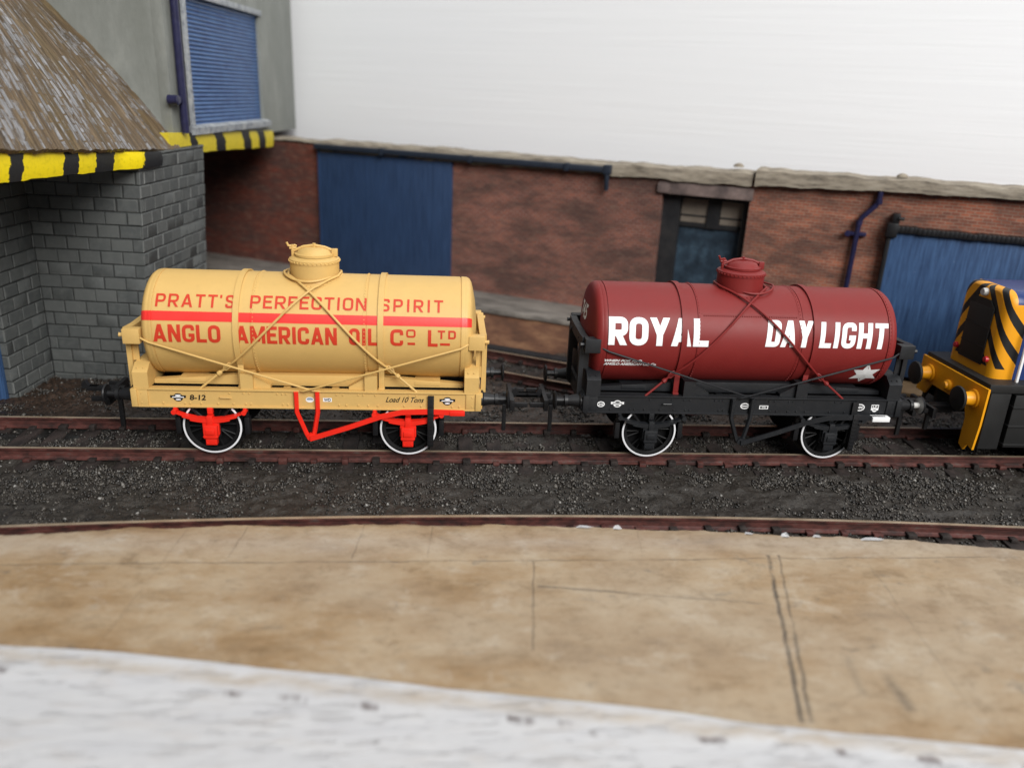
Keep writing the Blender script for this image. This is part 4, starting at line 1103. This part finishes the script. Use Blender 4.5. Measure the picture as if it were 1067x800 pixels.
g = MB(); g.box(-20.9, -9.55, -.36, -.06, 5.17, 5.36, 'gutter', .05)
for x in (-18, -14.5, -11): g.box(x-.08, x+.08, -.39, -.05, 5.13, 5.38, 'gutter', .02)
g.tube([(-9.62, -.28, 5.32), (-9.62, -.28, 5.0), (-9.63, -.20, 4.62)], [.10, .085, .075], 'gutter', 10); g.box(-9.75, -9.49, -.38, -.14, 5.12, 5.42, 'gutter', .04)
g.build('gutter', wr)
dr = MB(); dr.box(-7.85, -5.08, .62, .70, .5, 4.75, 'glass_dim')
dr.build('doorway_panel', wr)
f = MB()
f.box(-7.83, -7.28, .30, .62, .5, 4.72, 'dark_wood'); f.box(-6.42, -6.02, .50, .62, 3.62, 4.72, 'dark_wood', .01); f.box(-7.28, -5.12, .52, .62, 4.52, 4.72, 'dark_wood', .01)
f.box(-7.28, -5.12, .54, .62, 3.62, 3.76, 'dark_wood', .01); f.box(-5.30, -5.10, .30, .62, .5, 4.72, 'dark_wood')
f.build('doorway_frame', wr)
for x0, x1 in ((-7.26, -6.43), (-6.0, -5.31)):
    pn = MB(); pn.box(x0, x1, .57, .615, 3.77, 4.5, 'pane'); pn.box(x0, x1, .545, .575, 3.96, 4.01, 'dark_wood'); pn.build('window', wr)
l = MB(); l.box(-7.95, -5.02, -.10, .35, 4.66, 5.04, 'lintel', .04); l.box(-7.99, -7.6, -.13, .2, 4.68, 5.0, 'lintel', .06); l.build('lintel', wr)
dp = MB()
dp.tube([(-1.50, -.16, 5.5), (-1.50, -.16, 5.0), (-1.56, -.16, 4.86), (-1.86, -.16, 4.50), (-1.92, -.16, 4.36), (-1.96, -.16, .2)], .075, 'navy', 12)
for z in (4.97, 4.33): dp.tube([(-1.5 if z > 4.9 else -1.92, -.16, z-.07), (-1.5 if z > 4.9 else -1.92, -.16, z+.06)], .095, 'navy', 12)
do = dp.build('drainpipe', wr)
bk = MB(); bk.box(-2.20, -1.66, -.20, .0, 3.95, 4.06, 'navy', .03); bk.lathe([(-.26, 0), (-.25, .085), (-.1, .085)], 'navy', 'y', (-2.17, 0, 4.0), 10); bk.build('pipe_bracket', do)
gt = MB(); gt.box(-1.02, 6.0, -.30, .02, -.05, 4.22, 'blue_gate', .02); gt.build('roller_gate', wr)
gf = MB(); n_seg = 60
for i in range(n_seg):                                 # knobbly black head rail
    x = -.95+i*.115; q = .07*(f1(x*4, 2, 3, 7)-.5)
    gf.box(x, x+.135, -.40+q, -.02, 4.17+q*.6, 4.36+q, 'black', .03)
gf.box(-1.12, -1.0, -.34, .02, -.3, 4.45, 'black', .03); gf.box(-1.17, -.86, -.43, .0, 4.02, 4.44, 'black', .06); gf.box(-1.06, -.86, -.36, -.02, 4.42, 4.70, 'black', .04)
gf.tube([(-.9, -.38, 4.58), (-.76, -.38, 4.57)], .05, 'black', 8)
gf.build('gate_frame', wr)
# loading dock
dk = MB(); dk.prism([(-.005, .44), (-1.92, .44), (-2.98, -.36), (-2.98, -.6), (-.005, -.6)], 'x', -31, -3.9, 'dock_face'); dk.build('dock_base', wr, uv=True)
wt = MB(); xs_ = np.arange(-31, -3.8, .15); V = []
for x in xs_:
    c_ = .12*(f1(x*1.4, 2, 3, 77)-.5); z = .60+.03*(f1(x*.8, 5, 3, 78)-.5)
    V += [(x, -1.90+c_, .42), (x, -2.02+c_, .45), (x, -2.03+c_, z-.03), (x, -1.99+c_, z), (x, -1.0, z+.01), (x, -.004, z+.02)]
wt.faces(V, [(i*6+j, i*6+j+1, i*6+j+7, i*6+j+6) for i in range(len(xs_)-1) for j in range(5)], 'dock_top')
wt.build('dock_slab', wr, 60)
ft = MB(); ft.box(-31, -4.4, -4.02, -3.62, -.45, -.07, 'dark_wood', .03); ft.build('foot_strip', wr)  # dark strip running along the foot of the dock
st = MB(); st.box(-2.2, 3.5, -1.5, -.32, -.5, -.16, 'step', .04); st.build('door_step', wr)

#@@TOWER
# ------------------------------------------------------------------ grey tower at the left
TA = radians(-6)
tw = thing('grey_tower', 'grey block tower with overhanging hazard-striped upper storey, flaking brown roof and blue shutter', 'building', (-5.08, 4.04, 0), TA)
b = MB()
def lean_box(x0b, x1b, x0t, x1t, y0, y1, z0, z1, k):
    b.faces([(x0b, y0, z0), (x1b, y0, z0), (x1b, y1, z0), (x0b, y1, z0), (x0t, y0, z1), (x1t, y0, z1), (x1t, y1, z1), (x0t, y1, z1)],
            [(0, 3, 2, 1), (4, 5, 6, 7), (0, 1, 5, 4), (1, 2, 6, 5), (2, 3, 7, 6), (3, 0, 4, 7)], k)
def blockwork(mb, P, L0, L1, H, seed, first=0):
    """blocks in relief on a leaning face: P(a, z, out) -> point, a runs 0..1 over a width L0 (bottom) to L1 (top)"""
    r = random.Random(seed); row = .335; n = int(H/row)+1; gap = .014; bev = .018
    for i in range(n):
        z0 = -.5+i*row; z1 = min(z0+row, -.5+H); W = L0+(L1-L0)*((z0+.5)/H)
        x = -.62*r.uniform(.42, .58)*((i+first) % 2)
        while x < W-.02:
            xa, xb = max(0, x), min(W, x+.56+r.uniform(-.015, .015)); x += .56
            if xb-xa < .05: continue
            g = r.uniform(.75, 1.25)*gap; o = .026+r.uniform(-.009, .009); b_ = bev*r.uniform(.7, 1.4); dz = r.uniform(-.006, .006)
            q = lambda u, z, o_: P(u/W, z, o_)
            A = [q(xa+g, z0+g+dz, .004), q(xb-g, z0+g, .004), q(xb-g, z1-g, .004), q(xa+g, z1-g+dz, .004)]
            B = [q(xa+g+b_, z0+g+b_, o), q(xb-g-b_, z0+g+b_, o+r.uniform(-.006, .006)), q(xb-g-b_, z1-g-b_, o), q(xa+g+b_, z1-g-b_, o+r.uniform(-.006, .006))]
            edge = 'block_edge' if r.random() < .75 else 'block_face'
            vs = mb.faces(A+B, [(4, 5, 6, 7)], 'block_face'); m0 = len(mb.bm.faces)
            fs = []
            for j, kk in ((0, edge), (1, 'block_face'), (2, 'block_face'), (3, edge if r.random() < .6 else 'block_face')):
                f = mb.bm.faces.new((vs[j], vs[(j+1) % 4], vs[4+(j+1) % 4], vs[4+j])); f.material_index = mb.mi(kk)
lean_box(-2.6, -.03, -2.6, .33, .03, 4.05, -.5, 5.62, 'block_joint')
Hh = 6.12
xr = lambda z: .36*(z+.5)/Hh
blockwork(b, lambda a, z, o: (-2.6+a*(2.6+xr(z)), .03-o, z), 2.6, 2.96, Hh, 5)
blockwork(b, lambda a, z, o: (-.03+xr(z)+o, a*4.05, z), 4.05, 4.05, Hh, 8, 1)
b.build('block_wall', tw)
b = MB(); lean_box(-7, -2.63, -7, -2.60, -1.69, 4.05, -.5, 5.62, 'block_joint')
xw = lambda z: .04*(z+.5)/Hh
blockwork(b, lambda a, z, o: (-2.63+xw(z)+o, -1.72+a*1.75, z), 1.75, 1.75, Hh, 15, 1)
blockwork(b, lambda a, z, o: (-7+a*4.4, -1.69-o, z), 4.4, 4.4, Hh, 18)
b.build('side_wing', tw)
dd = MB(); dd.box(-6.5, -2.74, -1.84, -1.70, -.4, 2.75, 'blue_gate', .02); dd.box(-6.6, -2.70, -1.80, -1.70, 2.75, 2.9, 'black', .02); dd.build('wing_door', tw)
# canopy roof: strips running down to the eave
NWS, NUS = 300, 60; W0, W1 = -6.4, 2.55; V = []; UV = []
ws = np.linspace(W0, W1, NWS); us = np.linspace(0, 9.6, NUS)
strip = .03*(fbm(ws*6.2, ws*0, 2, 3)-.5)*2 + .026*np.abs(np.sin(ws*pi/.155+3*fbm(ws*1.1, ws*0, 2, 44)))
for j, t_ in enumerate(us):
    wav = .05*(fbm(ws*1.2, ws*0+t_*.35, 3, 6)-.5) + .05*(fbm(ws*6, ws*0+np.floor(t_/.55+fbm(ws*3.9, ws*0, 1, 2)*2)*3.7, 2, 8)-.5)
    for i in range(NWS):
        rag = .10*(f1(ws[i]*3.2, 3.3, 3, 15)-.5) if j == 0 else 0
        tt = t_-rag; h = strip[i]+wav[i]
        ru = .672-.26*min(1, max(0, (2.2-ws[i])/7.0)); rz = sqrt(1-ru*ru); bul = .10*sin(min(1, tt/5)*pi)
        V.append((.34-tt*ru+(h+bul)*rz, ws[i]-.05*tt*min(1, max(0, (2.2-ws[i])/7.0)), 6.02-.058*(ws[i]+5)+tt*rz+(h+bul)*ru)); UV.append((ws[i], t_))
m = MB()
m.faces(V, [(j*NWS+i, j*NWS+i+1, (j+1)*NWS+i+1, (j+1)*NWS+i) for j in range(NUS-1) for i in range(NWS-1)], 'roof')
vl = list(m.bm.verts); L = m.bm.loops.layers.uv.new('UVMap'); m.bm.verts.index_update()
for f in m.bm.faces:
    for l in f.loops: l[L].uv = UV[l.vert.index]
# eave thickness and underside
ev = []
for i in range(NWS):
    x, y, z = V[i]; ev += [(x-.002, y, z-.004), (x-.05, y, z-.05-.04*f1(y*4, 1, 2, 3)), (x-5.5, y, z+5.75)]
m.faces(ev, [(i*3+q, i*3+q+1, i*3+q+4, i*3+q+3) for i in range(NWS-1) for q in (0, 1)], 'roof')
ro = m.build('canopy_roof', tw, 60, recalc=False)
fa = MB(); xs_ = np.arange(-6.4, 1.12, .07); Vf = []
for y in xs_:
    ox = .22*min(1, max(0, (y+.7)/.7))
    zb = 5.44-.03*(y+5)+.06*(f1(y*2.2, 1, 3, 5)-.5); zt = 5.96-.058*(y+5)
    Vf += [(.02, y, zb+.02), (.20+ox, y, zb), (.24+ox, y, (zb+zt)/2), (.21+ox, y, zt), (.0, y, zt)]
fa.faces(Vf, [(i*5+j, i*5+j+1, i*5+j+6, i*5+j+5) for i in range(len(xs_)-1) for j in range(4)] + [(len(Vf)-5, len(Vf)-4, len(Vf)-3, len(Vf)-2, len(Vf)-1)], 'hazard_eave')
fa.build('eave_board', tw, 60)
fa = MB(); ys_ = np.arange(2.0, 11.0, .10); Vf = []
for y in ys_:
    zb = 5.48-.036*(y-2)+.05*(f1(y*2.2, 4, 3, 25)-.5); zt = 6.02-.034*(y-2)
    Vf += [(-.6, y, zb+.02), (.22, y, zb), (.26, y, (zb+zt)/2), (.24, y, zt), (-.6, y, zt)]
N5 = len(ys_)
fa.faces(Vf, [(i*5+j, i*5+j+1, i*5+j+6, i*5+j+5) for i in range(N5-1) for j in range(4)], 'hazard_side')
fa.faces(Vf[:5], [(4, 3, 2, 1, 0)], 'hazard_side'); fa.faces(Vf[-5:], [(0, 1, 2, 3, 4)], 'hazard_side')
fa.build('jetty_board', tw, 60)
u = MB()                                               # upper storey, with the shutter opening in its right-hand flank
x1 = .16; ya, yb, za, zb = 3.85, 10.2, 6.08, 9.55
u.box(-9, x1-.3, 2.55, 14.2, 5.9, 16, 'render')
u.box(x1-.32, x1, 2.55, ya, 5.9, 16, 'render', .02); u.box(x1-.32, x1, yb, 14.2, 5.66, 16, 'render', .02)
u.box(x1-.32, x1, ya, yb, zb, 16, 'render'); u.box(x1-.32, x1, ya, yb, 5.66, za, 'render')
u.build('upper_wall', tw)
sh = MB(); n_sl = 30; V = []
for i in range(n_sl*4+1):
    z = za+(zb-za)*i/(n_sl*4); ph = (i % 4)/4; V += [(x1-.14+.05*sin(pi*ph), ya, z), (x1-.14+.05*sin(pi*ph), yb, z)]
sh.faces(V, [(i*2, i*2+1, i*2+3, i*2+2) for i in range(n_sl*4)], 'shutter')
so = sh.build('roller_shutter', tw, 25, recalc=False)
fr = MB(); fr.box(x1-.05, x1+.10, ya-.22, ya+.02, za-.1, zb+.1, 'sill', .02); fr.box(x1-.02, x1+.07, ya-.4, yb+.2, zb, zb+.18, 'sill', .03); fr.build('shutter_frame', so)
si = MB(); ys2 = np.arange(ya-.3, yb+.25, .12); V = []
for y in ys2:
    q = .10*(f1(y*2, 3, 3, 35)-.5); V += [(x1-.1, y, za-.20), (x1+.20+q, y, za-.17+q*.5), (x1+.22+q, y, za+.01), (x1+.06, y, za+.07+q), (x1-.12, y, za+.07)]
si.faces(V, [(i*5+j, i*5+j+1, i*5+j+6, i*5+j+5) for i in range(len(ys2)-1) for j in range(4)], 'sill'); si.faces(V[:5], [(4, 3, 2, 1, 0)], 'sill')
si.build('shutter_sill', so, 60)
pp = MB(); pp.tube([(x1+.16, 2.95, 5.98), (x1+.16, 2.95, 16)], .11, 'navy', 12)
po = pp.build('drainpipe', tw)
pb = MB(); pb.box(x1-.02, x1+.2, 2.42, 2.95, 6.75, 6.95, 'navy', .04); pb.lathe([(x1-.0, 0), (x1+.0, .13), (x1+.26, .13), (x1+.30, 0)], 'navy', 'x', (0, 2.42, 6.85), 10); pb.build('pipe_bracket', po)
tr = MB(); tr.box(x1-.01, x1+.05, 3.22, 3.42, 5.95, 16, 'step', .01); tr.box(x1-.01, x1+.03, 3.50, 3.62, 5.95, 16, 'dark_wood', .005); tr.build('corner_trim', tw)

# ------------------------------------------------------------------ white backboard
bd = MB(); bd.box(-46, 24, 2.9, 3.3, -.5, 34, 'backdrop', .03)
bo = bd.build('backdrop_board'); bo.location = WP; bo.rotation_euler = (0, 0, WA)
tag(bo, 'white brush-painted board standing behind the brick warehouse', 'backdrop board')

#@@LIGHT
# ------------------------------------------------------------------ light: soft daylight from a big window above and behind the camera
Wd = bpy.data.worlds.new('World'); S.world = Wd; Wd.use_nodes = True
Wd.node_tree.nodes['Background'].inputs[0].default_value = (.80, .88, 1, 1); Wd.node_tree.nodes['Background'].inputs[1].default_value = .14
def area(name, loc, target, sx, sy, power, col):
    l = bpy.data.lights.new(name, 'AREA'); l.shape = 'RECTANGLE'; l.size = sx; l.size_y = sy; l.energy = power; l.color = col
    o = bpy.data.objects.new(name, l); COL.objects.link(o); o.location = loc
    o.rotation_euler = (Vector(target)-Vector(loc)).to_track_quat('-Z', 'Y').to_euler(); return o
area('window_light', (45, -95, 73), (5, 4, 1), 80, 58, 222000, (1, .985, .96))
area('ceiling_light', (14, -2, 60), (6, 4, 0), 60, 40, 17000, (.95, .975, 1))

# ------------------------------------------------------------------ camera
th, ps, ro_ = radians(19.979), radians(5.296), radians(2.767)
F = Vector((sin(ps)*cos(th), cos(ps)*cos(th), -sin(th))); Rr = Vector((cos(ps), -sin(ps), 0)); Uu = Rr.cross(F)
R2 = Rr*cos(ro_)+Uu*sin(ro_); U2 = -Rr*sin(ro_)+Uu*cos(ro_)
cam = bpy.data.cameras.new('camera'); cam.sensor_width = 36; cam.lens = 828.5/1067*36; cam.clip_start = .1; cam.clip_end = 500
co = bpy.data.objects.new('camera', cam); COL.objects.link(co)
mm = Matrix((( R2.x, U2.x, -F.x, 2.747), (R2.y, U2.y, -F.y, -16.724), (R2.z, U2.z, -F.z, 7.399), (0, 0, 0, 1)))
co.matrix_world = mm
cam.dof.use_dof = True; cam.dof.focus_distance = 17.2; cam.dof.aperture_fstop = .15
S.camera = co

S.render.engine = 'CYCLES'
S.cycles.use_denoising = True
S.cycles.max_bounces = 8; S.cycles.caustics_reflective = False; S.cycles.caustics_refractive = False
S.view_settings.view_transform = 'Standard'; S.view_settings.look = 'None'; S.view_settings.exposure = 0; S.view_settings.gamma = 1
